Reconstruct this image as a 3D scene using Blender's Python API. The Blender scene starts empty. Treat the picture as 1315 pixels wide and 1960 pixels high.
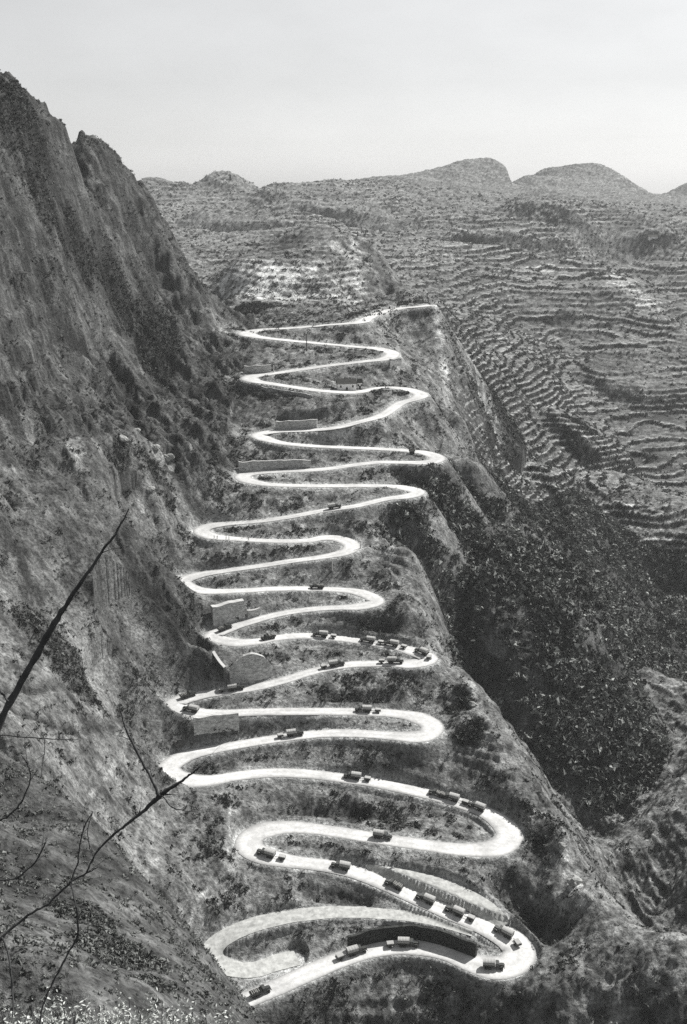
import bpy, bmesh, math, random
import numpy as np
from mathutils import Vector, Matrix
random.seed(7); RNG = np.random.default_rng(11)
C = bpy.context.scene.collection
scn = bpy.context.scene

# ------------------------------------------------------------------ camera
F = 2085.0; W0, H0 = 1315.0, 1960.0; HOR = 330.0
CZ = 330.0
PITCH = math.atan((H0/2-HOR)/F)
cam = bpy.data.objects.new('camera', bpy.data.cameras.new('camera')); C.objects.link(cam)
cam.location = (0, 0, CZ); cam.rotation_euler = (math.pi/2-PITCH, 0, 0)
cam.data.sensor_fit = 'VERTICAL'; cam.data.angle = 2*math.atan(H0/2/F)
cam.data.clip_start = 0.2; cam.data.clip_end = 40000
scn.camera = cam
# ------------------------------------------------------------------ sky, sun, exposure
SUN_EL, SUN_AZ = math.radians(45), math.radians(50)     # azimuth from +Y towards +X
w = bpy.data.worlds.new("World"); scn.world = w; w.use_nodes = True
nt = w.node_tree; bg = nt.nodes['Background']
sky = nt.nodes.new('ShaderNodeTexSky'); sky.sky_type = 'NISHITA'; sky.sun_disc = False
sky.sun_elevation = SUN_EL; sky.sun_rotation = SUN_AZ; sky.dust_density = 0.45; sky.altitude = 300
hs = nt.nodes.new('ShaderNodeHueSaturation'); hs.inputs['Saturation'].default_value = 0.06
tc = nt.nodes.new('ShaderNodeTexCoord'); nz = nt.nodes.new('ShaderNodeTexNoise')
nz.inputs['Scale'].default_value = 5.0; nz.inputs['Detail'].default_value = 9; nz.inputs['Roughness'].default_value = 0.62
mp = nt.nodes.new('ShaderNodeMapping'); mp.inputs['Scale'].default_value = (1, 1, 2.6)
mr = nt.nodes.new('ShaderNodeMapRange'); mr.inputs[1].default_value = .3; mr.inputs[2].default_value = .7
mr.inputs[3].default_value = .95; mr.inputs[4].default_value = 1.05
mx = nt.nodes.new('ShaderNodeMix'); mx.data_type = 'RGBA'; mx.blend_type = 'MULTIPLY'; mx.inputs[0].default_value = 1
nt.links.new(tc.outputs['Generated'], mp.inputs[0]); nt.links.new(mp.outputs[0], nz.inputs['Vector'])
nt.links.new(nz.outputs[0], mr.inputs[0])
nt.links.new(sky.outputs[0], hs.inputs['Color']); nt.links.new(hs.outputs[0], mx.inputs[6]); nt.links.new(mr.outputs[0], mx.inputs[7])
nt.links.new(mx.outputs[2], bg.inputs[0]); bg.inputs[1].default_value = 0.068
sl = bpy.data.lights.new('sun', 'SUN'); sl.energy = 4.2; sl.angle = math.radians(.53); sl.color = (1, .985, .96)
sun = bpy.data.objects.new('sun', sl); C.objects.link(sun)
sd = Vector((math.sin(SUN_AZ)*math.cos(SUN_EL), math.cos(SUN_AZ)*math.cos(SUN_EL), math.sin(SUN_EL)))
sun.rotation_euler = sd.to_track_quat('Z', 'Y').to_euler(); sun.location = (0, 0, 900)
scn.view_settings.view_transform = 'Standard'; scn.view_settings.look = 'None'
scn.view_settings.exposure = 0.66; scn.view_settings.gamma = 1
scn.cycles.max_bounces = 4; scn.cycles.diffuse_bounces = 2; scn.cycles.volume_bounces = 0
scn.cycles.use_denoising = False

# ------------------------------------------------------------------ helpers
TAU = math.tau
cp, sp = math.cos(PITCH), math.sin(PITCH)
def ray(u, v):
    a, b = (u-W0/2)/F, (H0/2-v)/F
    d = np.array([a, cp+b*sp, -sp+b*cp]); return d/np.linalg.norm(d)
def P(u, v, r): return ray(u, v)*r              # camera-relative
TZ = ([580,620,700,800,900,1000,1100,1200,1300,1500,1700,1900,1960], [-86,-95,-109,-124,-138,-151,-163,-174,-184,-200,-212,-221,-223])
TZO = (TZ[0], [-86,-95,-109,-124,-138,-151,-163,-174,-184,-205,-225,-245,-250])
def z0(v): return float(np.interp(v, *TZ))

def node_mat(name, col, rough=.9, noise=None, bump=0, spec=.2, metallic=0):
    m = bpy.data.materials.new(name); m.use_nodes = True; t = m.node_tree; b = t.nodes['Principled BSDF']
    b.inputs['Roughness'].default_value = rough; b.inputs['Specular IOR Level'].default_value = spec; b.inputs['Metallic'].default_value = metallic
    b.inputs['Base Color'].default_value = (*col, 1)
    if noise:
        sc, lo, hi = noise
        c = t.nodes.new('ShaderNodeTexCoord'); n = t.nodes.new('ShaderNodeTexNoise'); n.inputs['Scale'].default_value = sc; n.inputs['Detail'].default_value = 6; n.inputs['Roughness'].default_value = .65
        r = t.nodes.new('ShaderNodeMapRange'); r.inputs[1].default_value = .3; r.inputs[2].default_value = .7; r.inputs[3].default_value = lo; r.inputs[4].default_value = hi
        x = t.nodes.new('ShaderNodeMix'); x.data_type = 'RGBA'; x.blend_type = 'MULTIPLY'; x.inputs[0].default_value = 1; x.inputs[6].default_value = (*col, 1)
        t.links.new(c.outputs['Object'], n.inputs['Vector']); t.links.new(n.outputs[0], r.inputs[0]); t.links.new(r.outputs[0], x.inputs[7]); t.links.new(x.outputs[2], b.inputs['Base Color'])
        if bump:
            bp = t.nodes.new('ShaderNodeBump'); bp.inputs['Distance'].default_value = bump; bp.inputs['Strength'].default_value = 1
            t.links.new(n.outputs[0], bp.inputs['Height']); t.links.new(bp.outputs[0], b.inputs['Normal'])
    return m
def mesh_np(name, V, Fq, mat, smooth=True, attrs=None):
    me = bpy.data.meshes.new(name); nv, nf = len(V), len(Fq); k = Fq.shape[1]
    me.vertices.add(nv); me.vertices.foreach_set('co', np.ascontiguousarray(V, dtype=np.float32).ravel())
    me.loops.add(nf*k); me.loops.foreach_set('vertex_index', np.ascontiguousarray(Fq, dtype=np.int32).ravel())
    me.polygons.add(nf); me.polygons.foreach_set('loop_start', np.arange(0, nf*k, k, dtype=np.int32)); me.polygons.foreach_set('loop_total', np.full(nf, k, dtype=np.int32))
    me.update(calc_edges=True)
    me.polygons.foreach_set('use_smooth', np.full(nf, smooth, dtype=bool))
    for an, a in (attrs or {}).items():
        at = me.attributes.new(an, 'FLOAT_COLOR', 'POINT')
        c = np.ones((nv, 4), np.float32); c[:, :a.shape[1]] = a; at.data.foreach_set('color', c.ravel())
    me.materials.append(mat)
    o = bpy.data.objects.new(name, me); C.objects.link(o); return o
def tag(o, label=None, cat=None, group=None, kind=None):
    if label: o['label'] = label
    if cat: o['category'] = cat
    if group: o['group'] = group
    if kind: o['kind'] = kind
    return o
# noise
TAB = RNG.random((512, 512)).astype(np.float32)
def vnoise(x, y, seed=0):
    x = x+seed*37.17; y = y+seed*91.7
    ix = np.floor(x).astype(np.int64); iy = np.floor(y).astype(np.int64)
    fx = x-ix; fy = y-iy; fx = fx*fx*(3-2*fx); fy = fy*fy*(3-2*fy)
    a = TAB[ix & 511, iy & 511]; b = TAB[(ix+1) & 511, iy & 511]; c = TAB[ix & 511, (iy+1) & 511]; d = TAB[(ix+1) & 511, (iy+1) & 511]
    return (a*(1-fx)+b*fx)*(1-fy)+(c*(1-fx)+d*fx)*fy
def fbm(x, y, sc, octv=4, seed=0, ridged=False, gain=.5):
    s = 0; a = 1; tot = 0; f = 1/sc
    for k in range(octv):
        n = vnoise((x*math.cos(k)-y*math.sin(k))*f, (x*math.sin(k)+y*math.cos(k))*f, seed+k)*2-1
        if ridged: n = 1-2*np.abs(n)
        s = s+a*n; tot += a; a *= gain; f *= 2.03
    return s/tot
def sstep(a, b, x):
    t = np.clip((x-a)/(b-a), 0, 1); return t*t*(3-2*t)

# ------------------------------------------------------------------ road traces (photo pixels -> points on the slope)
ROAD = [(823,584),(800,587),(768,590),(732,597),(704,609),(686,617),(627,622),(558,628),(503,631),'h',(472,638),(499,646),(586,655),(650,661),(695,665),(727,668),'h',(752,677),(736,687),(695,692),(627,700),(558,710),(522,715),(490,719),'h',(477,724),(490,730),(522,735),(567,742),(613,748),(659,751),(691,750),(723,744),(750,743),(782,746),'h',(806,755),(796,763),(768,771),(750,783),(727,797),(686,808),(640,819),(586,824),(526,826),'h',(496,832),(508,840),(545,849),(604,854),(672,857),(741,860),(777,863),(814,867),'h',(838,877),(819,885),(768,885),(723,885),(677,890),(622,898),(549,902),(485,905),'h',(464,913),(481,922),(522,928),(586,930),(650,930),(714,930),(768,933),'h',(799,941),(784,949),(738,955),(684,968),(620,977),(556,989),(492,998),(428,1003),(398,1008),'h',(386,1015),(394,1023),(419,1029),(474,1033),(537,1036),(588,1035),(615,1030),(642,1030),(665,1037),'h',(674,1047),(656,1058),(611,1067),(556,1074),(492,1084),(428,1093),(378,1101),'h',(350,1113),(365,1126),(400,1132),(460,1131),(528,1127),(592,1127),(647,1129),(684,1133),(711,1143),'h',(718,1153),(684,1161),(620,1164),(565,1170),(519,1179),(474,1192),(437,1203),'h',(408,1216),(423,1225),(455,1230),(492,1228),(537,1220),(592,1217),(647,1222),(702,1229),(757,1238),(798,1249),'h',(822,1261),(793,1270),(738,1270),(684,1271),(638,1276),(592,1287),(547,1301),(492,1315),(437,1323),(378,1331),(348,1339),'h',(334,1350),(364,1363),(419,1366),(483,1363),(556,1362),(629,1362),(702,1363),(766,1367),(807,1376),'h',(828,1392),(815,1407),(784,1410),(720,1406),(656,1403),(592,1406),(528,1414),(464,1424),(400,1436),(350,1449),'h',(322,1472),(350,1492),(400,1494),(455,1485),(519,1479),(583,1481),(647,1488),(711,1497),(779,1511),(839,1525),(916,1549),(958,1573),'h',(977,1600),(955,1621),(897,1627),(824,1619),(739,1607),(654,1594),(569,1583),(514,1587),(484,1600),'h',(476,1617),(496,1634),(551,1648),(624,1657),(691,1673),(751,1698),(812,1725),(873,1752),(934,1777),(976,1798),'h',(994,1822),(981,1845),(946,1852),(897,1841),(849,1822),(788,1811),(727,1815),(666,1831),(605,1856),(545,1883),(490,1906),(440,1928),(380,1955),(300,2000)]
def catmull(pts, n):
    pts = np.array(pts, float); q = np.vstack([2*pts[0]-pts[1], pts, 2*pts[-1]-pts[-2]]); out = []
    for i in range(1, len(q)-2):
        p0, p1, p2, p3 = q[i-1:i+3]
        for t in np.linspace(0, 1, n, endpoint=False):
            out.append(.5*((2*p1)+(-p0+p2)*t+(2*p0-5*p1+4*p2-p3)*t*t+(-p0+3*p1-3*p2+p3)*t**3))
    out.append(pts[-1]); return np.array(out)
def resample(p, step):
    d = np.r_[0, np.cumsum(np.linalg.norm(np.diff(p[:, :2], axis=0), axis=1))]
    s = np.arange(0, d[-1], step); return np.column_stack([np.interp(s, d, p[:, k]) for k in range(p.shape[1])])
def trace(px, zs=None):
    """photo trace -> smooth plan curve; z falls evenly between the hairpins"""
    pts = [q for q in px if q != 'h']; hp = [0]; i = 0
    for q in px:
        if q == 'h': hp.append(i)
        else: i += 1
    hp.append(len(pts)-1)
    pp = np.array(pts, float); L = np.r_[0, np.cumsum(np.linalg.norm(np.diff(pp, axis=0), axis=1))]
    if zs is None: zz = np.interp(L, L[hp], [z0(pp[k, 1]) for k in hp])
    else: zz = np.interp(L, [0, L[-1]], zs) if len(zs) == 2 else np.array(zs, float)
    cv = catmull(np.column_stack([pp, zz]), 8)
    out = []
    for u, v, z in cv:
        d = ray(u, v); out.append(d*(z/d[2]))
    out = np.array(out)
    for k in range(3): out[1:-1] = .25*out[:-2]+.5*out[1:-1]+.25*out[2:]
    return resample(out, 1.2)
road = trace(ROAD)
spurA = trace([(700,1660),(763,1672),(824,1688),(885,1710),(934,1737),(963,1764)], [z0(1660)-.2, z0(1672)+.6, z0(1688)+.6, z0(1710)+.6, z0(1737)+.6, z0(1764)+.8])
oldB = trace([(905,1787),(849,1768),(788,1755),(715,1748),(642,1746),(569,1752),(496,1767),(441,1788),(410,1810),(407,1834),(435,1852),(484,1857),(532,1842),(575,1832)], [z0(1785)-.8, z0(1768)-.6, z0(1755)-.8, z0(1748)-.8, z0(1746)-.8, z0(1752)-1, z0(1767)-1, z0(1788)-1, z0(1810)-1, z0(1834)-1, z0(1852)-1, z0(1857)-1.4, z0(1857)-1.8, z0(1857)-2.2])
def hw_road(p):   # half width of the carriageway
    Y = np.hypot(p[:, 0], p[:, 1]); b = np.interp(Y, [250, 330, 420, 520, 700], [3.4, 3.0, 2.6, 2.9, 4.2])
    t = np.gradient(p[:, :2], axis=0); t /= np.linalg.norm(t, axis=1)[:, None]+1e-9
    k = 8; c = np.zeros(len(p)); c[k:-k] = 1-np.sum(t[2*k:]*t[:-2*k], axis=1)
    c = np.convolve(c, np.ones(9)/9, 'same'); return b*(1+.45*np.clip(c, 0, 1))
# ------------------------------------------------------------------ terrain controls: z (camera-relative) and cover
#        rock dark terr rough
KIND = dict(spur=(.12,.30,0,.35), mount=(.6,.45,0,1), shelf=(.45,.3,0,.8), slope=(.12,.12,0,.3), mound=(.1,1,0,.9), gorge=(.1,.5,.1,.8),
            right=(.1,.3,.6,.7), terr=(.1,.42,1,.35), bg=(.15,.16,.6,.5), dome=(.25,.15,.35,.3), fore=(.1,.45,0,.35), rim=(.5,.1,0,.5), bank=(.15,.35,0,.8), far=(.1,.3,.2,.5))
ctl = []; HIDL = []
def cpt(kind, *pts):
    for q in pts:
        if q[1] > 1300 and kind in ('rim', 'spur', 'bank', 'slope') and q[2] > 300:
            f = z0(q[1])/float(np.interp(q[1], *TZO)); q = (q[0], q[1], q[2]*f) if len(q) == 3 else (q[0], q[1], q[2]*f, q[3]*f)
        p = P(*q[:3])
        if len(q) > 3: p = np.array([p[0], p[1], q[3]])
        ctl.append((p[0], p[1], p[2], *KIND[kind])); HIDL.append(len(q) > 3)
def gpt(kind, *pts):
    for q in pts: ctl.append((*q, *KIND[kind])); HIDL.append(True)
for p in road[::11]: (ctl.append((*p, *KIND['spur'])), HIDL.append(False))
for p in np.vstack([spurA[::9], oldB[::9]]): (ctl.append((*p, *KIND['spur'])), HIDL.append(False))
# right rim of the road spur, then the hidden drop behind it
rimR = [(850,605,768),(852,650,728),(838,720,676),(885,800,622),(905,880,580),(893,950,545),(850,1020,512),(800,1075,486),(765,1112,468),(800,1200,442),(850,1260,428),(893,1310,418),(932,1388,404),(1000,1495,394),(1080,1600,384),(1125,1700,374),(1150,1735,371),(1250,1785,362),(1315,1800,358)]
cpt('rim', *rimR)
for u, v, r in rimR:
    zr = P(u, v, r)[2]; hid = v > 1180
    if hid: cpt('gorge', (u+30, v, r*1.09, zr-38), (u+70, v, r*1.2, zr-62))
# dark scrub mound
cpt('mound', (800,1100,500), (812,1045,528), (870,995,565), (950,980,625), (1050,972,680), (1000,1080,560), (1100,1080,590), (900,1080,525), (850,1160,500), (900,1180,506), (1000,1180,522), (1100,1180,545), (1180,1170,610), (1225,1260,600), (920,1290,490), (1000,1300,500), (1100,1290,515), (1000,1390,492))
cpt('mound', (1285,1180,730), (1300,1280,670), (1290,1100,790))
cpt('right', (1100,1500,474), (1200,1500,478), (1300,1450,492), (1300,1360,539), (1200,1600,455), (1150,1600,465), (1300,1580,451), (1220,1700,444), (1300,1700,423), (1310,1770,413), (1400,1600,437), (1400,1400,502), (1500,1500,465), (1400,1800,409))
cpt('right', (1200,1330,535), (1130,1400,505), (1060,1450,485), (1250,1280,560), (1065,1510,462), (1135,1610,448), (1190,1710,436), (1260,1755,428))
# valley and terraces to the right
cpt('terr', (925,905,640), (1000,920,700), (1080,900,780), (925,850,690), (1180,1000,800), (1250,1030,790), (1310,1060,790), (1130,930,860), (1250,930,920), (1310,960,900), (1400,960,900), (960,850,760), (1080,830,900), (1180,830,1020), (1300,830,1040), (1450,850,1050), (905,790,790), (1000,760,980), (1120,740,1130), (1250,720,1210), (1310,700,1240), (1450,720,1250), (870,740,840), (868,680,880), (950,680,1080), (1080,670,1240), (1200,650,1300), (1300,640,1370), (868,620,960), (900,610,1200), (1000,610,1360), (1100,590,1400), (1450,600,1500))
# bright nosed ridge on the right
cpt('terr', (960,480,1700), (1050,505,1640), (1130,512,1600), (1190,550,1490), (1230,590,1410), (1268,622,1350), (1100,560,1500), (1180,610,1380))
cpt('terr', (1200,510,1780), (1260,560,1640), (1300,590,1560), (1200,480,1850), (1310,520,1750), (1450,480,1900))
cpt('bg', (900,540,1500), (850,560,1350), (820,520,1450), (900,480,1750), (1000,430,2000), (1100,420,2150), (1200,420,2200), (1300,430,2150), (1450,430,2200), (800,470,1700), (720,450,1800), (800,400,2150), (900,400,2250), (700,400,2100))
sky_pts = [(250,352,2350),(300,337,2350),(345,364,2300),(390,358,2300),(440,341,2250),(470,352,2250),(495,371,2300),(560,366,2350),(620,359,2400),(720,344,2500),(770,334,2560),(820,323,2610),(860,315,2650),(890,313,2700),(925,313,2700),(945,315,2700),(956,334,2720),(985,338,2850),(1030,330,3100),(1085,321,3100),(1140,321,3100),(1180,333,3080),(1215,350,3060),(1245,377,3000),(1280,372,3200),(1315,364,3300),(1450,350,3300),(1600,340,3400)]
cpt('bg', *sky_pts)
for u, v, r in sky_pts: cpt('far', (u, v, r+200, P(u, v, r)[2]-75), (u, v, r+900, P(u, v, r)[2]-170))
cpt('bg', (440,375,2050), (330,380,2050), (560,395,2050), (960,352,2560), (1000,360,2750), (1120,350,2850), (1200,370,2800), (880,340,2500), (640,390,2100), (1100,385,2500), (1250,400,2500), (500,420,1750), (400,430,1700), (620,430,1650))
cpt('dome', (560,452,1080), (610,452,1020), (640,472,985), (680,505,945), (715,555,900), (742,592,860), (500,470,1080), (450,500,1020), (560,500,980), (600,550,900), (520,560,890), (450,560,880), (640,580,850), (560,608,805), (690,600,850), (480,610,800), (400,540,950), (400,480,1150), (540,470,1040))
cpt('bg', (600,440,1300,-118), (700,500,1150,-128), (740,560,1080,-130), (500,440,1350,-110), (400,440,1400,-95))
cpt('gorge', (700,505,1010), (750,520,985), (780,552,930), (800,578,870), (740,550,930), (770,585,840))
cpt('bg', (820,570,1020,-158), (790,520,1120,-140), (860,600,930,-165))
# left mountain
mt_edge = [(-80,125,600),(0,170,610),(40,190,615),(80,228,625),(130,272,640)]
cpt('mount', *mt_edge)
e2 = [(140,282,700),(175,276,715),(205,280,720),(230,318,728),(255,350,735),(285,365,760),(296,420,770),(312,475,775),(350,540,770),(400,590,760),(440,618,752),(462,634,745)]
cpt('mount', *e2)
for u, v, r in mt_edge+e2[:9]: cpt('mount', (u+20, v, r+55, P(u, v, r)[2]-55), (u+60, v, r+150, P(u, v, r)[2]-120))
cpt('mount', (60,300,590), (150,330,640), (220,400,680), (0,300,560), (0,420,535), (100,420,590), (180,480,625), (260,500,700), (-80,300,500), (-80,500,450), (0,540,505), (80,560,545), (170,590,590), (260,600,640), (340,620,690), (400,660,690), (430,700,660), (440,760,620), (0,660,475), (100,680,515), (200,700,560), (300,720,610), (370,740,620), (410,820,570), (340,810,565), (250,800,535), (150,780,500), (50,770,465), (400,900,520), (440,870,545))
cpt('shelf', (0,860,425), (80,860,435), (160,850,450), (230,860,475), (300,880,495), (340,920,500), (250,955,462), (300,940,485), (-80,900,380), (0,960,398), (90,960,412), (170,970,425), (230,990,440), (340,1000,488), (300,1050,462), (340,1080,462), (230,1060,425), (120,1060,400), (0,1080,372), (60,1150,372), (170,1150,392), (270,1120,420), (320,1190,420), (385,1207,432), (360,1150,440), (240,1190,392))
cpt('slope', (100,1230,362), (0,1230,345), (220,1260,388), (320,1260,412), (380,1260,420), (0,1330,325), (120,1330,348), (230,1350,378), (290,1330,395), (290,1430,384), (200,1430,360), (100,1420,335), (0,1395,308), (300,1500,382), (230,1520,362), (150,1500,340), (330,1560,380), (420,1540,387), (280,1600,366), (380,1640,376), (440,1700,378), (340,1690,364), (400,1750,374), (370,1740,368))
# foreground hillside bottom left
rimF = [(-60,1400,250),(0,1440,240),(90,1500,226),(170,1565,214),(240,1650,202),(305,1735,192),(355,1820,182),(400,1885,172),(425,1935,162),(425,1985,150)]
cpt('fore', *rimF)
for u, v, r in rimF: cpt('slope', (u, v, r*1.2, P(u, v, r)[2]-45))
cpt('fore', (0,1550,205), (0,1700,170), (100,1640,186), (180,1750,168), (270,1850,160), (350,1930,148), (0,1850,128), (150,1900,130), (300,1980,135), (0,1950,118), (-80,1800,130))
gpt('fore', (0,2,-2.0), (-25,4,3), (25,4,-8), (0,25,-32), (-25,30,-20), (25,30,-42), (-45,60,-42), (0,60,-72), (45,60,-95), (0,100,-128), (50,100,-150), (0,150,-180), (90,150,-205), (-20,200,-215), (100,220,-262), (-40,130,-125))
# bank below the lowest road leg, and lower right nose
cpt('bank', (560,1940,372,-262), (700,1905,362,-262), (820,1890,352,-264), (950,1900,350,-266), (640,1960,345,-276), (800,1960,330,-280), (950,1970,330,-282), (1050,1880,366), (1100,1830,370), (1180,1850,364), (1300,1850,356), (1120,1960,345,-262), (1250,1950,340,-256), (1060,1760,378), (1050,1680,384), (1350,1950,330,-255),(1100,1760,374))
cpt('spur', (900,1450,402), (880,1340,416), (860,1180+120,424), (940,1520,396), (1010,1560,390), (1040,1640,384), (820,830,612), (850,870,590), (800,660,735), (700,1100,468), (740,1100,470), (800,1000,520), (860,950,545), (800,700,690), (830,780,640), (800,1160,452))
for x in (-900, -500, 600, 1200): gpt('far', (x, 4600, -150))
gpt('far', (-420,500,40), (-600,900,60), (-900,1500,30), (-900,2500,0), (500,300,-200), (560,600,-215), (300,250,-240))
ctl = np.array(ctl)
def prune(c):
    Yw = c[:, 1]+60; a_, b_ = c[:, 0]/Yw, np.log(Yw); keep = np.ones(len(c), bool)
    for i in range(len(c)):
        if not HID[i]: continue
        d = np.hypot(a_-a_[i], b_-b_[i])*Yw[i]; sl = np.abs(c[:, 2]-c[i, 2])/(d+2); sl[i] = 0
        if (sl[~HID] > 1.7).any(): keep[i] = False
    return c[keep], keep
HID = np.array(HIDL); ctl, KEEP = prune(ctl)
def warp(x, y): Y = y+60.0; return x/Y, np.log(Y)
def kern(d2): return -np.sqrt(d2+.018**2)
ca, cb = warp(ctl[:, 0], ctl[:, 1]); N = len(ctl)
K = kern((ca[:, None]-ca)**2+(cb[:, None]-cb)**2)
Pm = np.column_stack([np.ones(N), ca, cb]); A = np.zeros((N+3, N+3)); A[:N, :N] = K+np.diag(np.where(HID[KEEP], 4e-3, 3e-4)); A[:N, N:] = Pm; A[N:, :N] = Pm.T
rhs = np.zeros((N+3, 5)); rhs[:N] = ctl[:, 2:]
sol = np.linalg.solve(A, rhs)
# fan of rows: finer near the camera, coarser far away
NS = 1260; S0, S1 = .51, .64; S = np.linspace(-S0, S1, NS); dS = S[1]-S[0]
def geo(a, b, q): n = int(math.log((b+60)/(a+60))/q)+1; return np.exp(np.linspace(math.log(a+60), math.log(b+60), n))-60
Yr = np.unique(np.r_[geo(1, 150, .009), geo(150, 230, .0035), geo(230, 1450, .0016), geo(1450, 3400, .0028), geo(3400, 4600, .02)])
Yr = Yr[np.r_[True, np.diff(Yr) > .05]]
NR = len(Yr); T = np.log(Yr+60)
def coarse_eval():
    st = 4; si = np.unique(np.r_[np.arange(0, NS, st), NS-1]); ri = np.unique(np.r_[np.arange(0, NR, st), NR-1])
    sa, tb = S[si], T[ri]; out = np.zeros((len(ri), len(si), 5))
    for i, t in enumerate(tb):
        k = kern((sa[:, None]-ca)**2+(t-cb)**2); out[i] = k@sol[:N]+sol[N]+sa[:, None]*sol[N+1]+t*sol[N+2]
    def up(idx, n):
        M = np.zeros((n, len(idx))); x = np.arange(n); j = np.clip(np.searchsorted(idx, x, side='right')-1, 0, len(idx)-2)
        t = (x-idx[j])/(idx[j+1]-idx[j]); m = len(idx)-1
        for o, wt in ((-1, .5*(-t+2*t*t-t**3)), (0, .5*(2-5*t*t+3*t**3)), (1, .5*(t+4*t*t-3*t**3)), (2, .5*(-t*t+t**3))):
            np.add.at(M, (x, np.clip(j+o, 0, m)), wt)
        return M
    R_, C_ = up(ri, NR), up(si, NS)
    return [R_@out[:, :, k]@C_.T for k in range(5)]
Z, rock, dark, terr, roughm = coarse_eval()
rock, dark, terr, roughm = [np.clip(a, 0, 1) for a in (rock, dark, terr, roughm)]
YY = np.repeat(Yr[:, None], NS, 1); XX = S[None, :]*(YY+60)
Z = np.clip(Z, -330, 260)
Dst = np.hypot(XX, YY)
Z = np.minimum(Z, np.where(YY < 120, -(2.4+.99*YY)+np.maximum(0, YY-85)*1.2, 999))
# rounded knolls: (photo x, y, distance, half widths m, height m, moat m, dark)
BUMP = [(1065,1225,512,47,68,22,7,1), (590,500,960,78,85,13,4,0), (690,500,930,30,60,-10,0,0), (1130,810,930,42,50,13,5,0), (980,720,1050,60,70,12,5,0), (1240,700,1180,80,80,14,6,0), (1230,930,850,50,60,9,4,0), (700,420,2100,230,200,26,8,0), (950,440,1900,200,160,24,8,0), (1150,440,2050,220,180,26,8,0), (520,420,1800,150,120,18,6,0), (441,343,2250,60,90,9,0,0), (300,340,2200,70,90,9,0,0), (830,420,2000,90,220,-14,0,0), (1040,620,1300,120,60,-9,0,0), (1010,960,720,30,60,-12,0,0)]
for u, v, r, rx, ry, h, mo, dkk in BUMP:
    q = P(u, v, r); d = np.hypot((XX-q[0])/rx, (YY-q[1])/ry)*(1+.10*fbm(XX, YY, rx*1.1, 2, 33))
    Z = Z+h*np.sqrt(np.clip(1-(d/1.05)**2, 0, 1))*sstep(1.05, .7, d)-mo*np.exp(-((d-1.08)/.2)**2)
    if dkk: dark = np.maximum(dark, sstep(1.15, .95, d)); terr = terr*sstep(.95, 1.2, d)
    elif h > 0: terr = np.maximum(terr, .9*sstep(1.1, .8, d)*(q[1] > 780)*(u > 760))
# distance to roads + cut / fill envelopes
INF = 1e3
upper = np.full(Z.shape, 1e9); lower = np.full(Z.shape, -1e9); droad = np.full(Z.shape, INF); dold = np.full(Z.shape, INF)
def carve(path, hw, dist, cut, fill, R=26, acc=None):
    for p, h in zip(path, hw):
        i0, i1 = np.searchsorted(Yr, [p[1]-R, p[1]+R]); Ya = p[1]+60
        j0 = max(0, int(((p[0]-R)/(Ya-R*(1 if p[0]-R < 0 else -1))+S0)/dS)); j1 = min(NS, int(((p[0]+R)/(Ya-R*(1 if p[0]+R > 0 else -1))+S0)/dS)+2)
        if i1 <= i0 or j1 <= j0: continue
        sl_ = (slice(i0, i1), slice(j0, j1))
        d = np.sqrt((XX[sl_]-p[0])**2+(YY[sl_]-p[1])**2)
        e = np.maximum(0, d-h-.5)
        inn = d < R
        upper[sl_] = np.where(inn, np.minimum(upper[sl_], p[2]+e*cut), upper[sl_])
        lower[sl_] = np.where(inn, np.maximum(lower[sl_], p[2]-e*fill), lower[sl_])
        dist[sl_] = np.minimum(dist[sl_], np.maximum(0, d-h))
        if acc is not None: wq = inn/(d*d+6)**2; acc[0][sl_] += wq*p[2]; acc[1][sl_] += wq
hwR = hw_road(road)
HW_A = np.interp(np.arange(len(spurA)), [0, len(spurA)*.5, len(spurA)-1], [2, 3.6, 2.6]); HW_B = np.interp(np.arange(len(oldB)), [0, 12, 50, len(oldB)], [1.6, 2.2, 3.4, 3.6])
carve(oldB[::2], HW_B[::2], dold, 2.5, 3); carve(spurA[::2], HW_A[::2], dold, 3, 4)
upO, loO = upper.copy(), lower.copy()
upper[:] = 1e9; lower[:] = -1e9
ACC = [np.zeros(Z.shape), np.zeros(Z.shape)]
carve(road, hwR, droad, 1.7, 1.5, acc=ACC)
up_, lo_ = upper.copy(), lower.copy(); dd = droad.copy()
carve(road[::5], hwR[::5], droad, 9, 1.5, 70)
upper = up_; lower = np.maximum(lower, lo_)
dn = np.minimum(droad, dold)
# relief noise before cutting the road
gm = sstep(1, 14, droad)*sstep(0, 6, dold)
quiet = np.where((droad < 60) & (XX > -60), np.interp(Dst, [450, 560], [1, .4]), 1)
gm = gm*quiet
Yk = YY+60
big = fbm(XX, YY, 46, 3, 3, True)*5.0*roughm*sstep(250, 420, Dst)
wx = XX+8*fbm(XX, YY, 40, 2, 21); wy = YY+8*fbm(XX, YY, 40, 2, 22)
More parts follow.
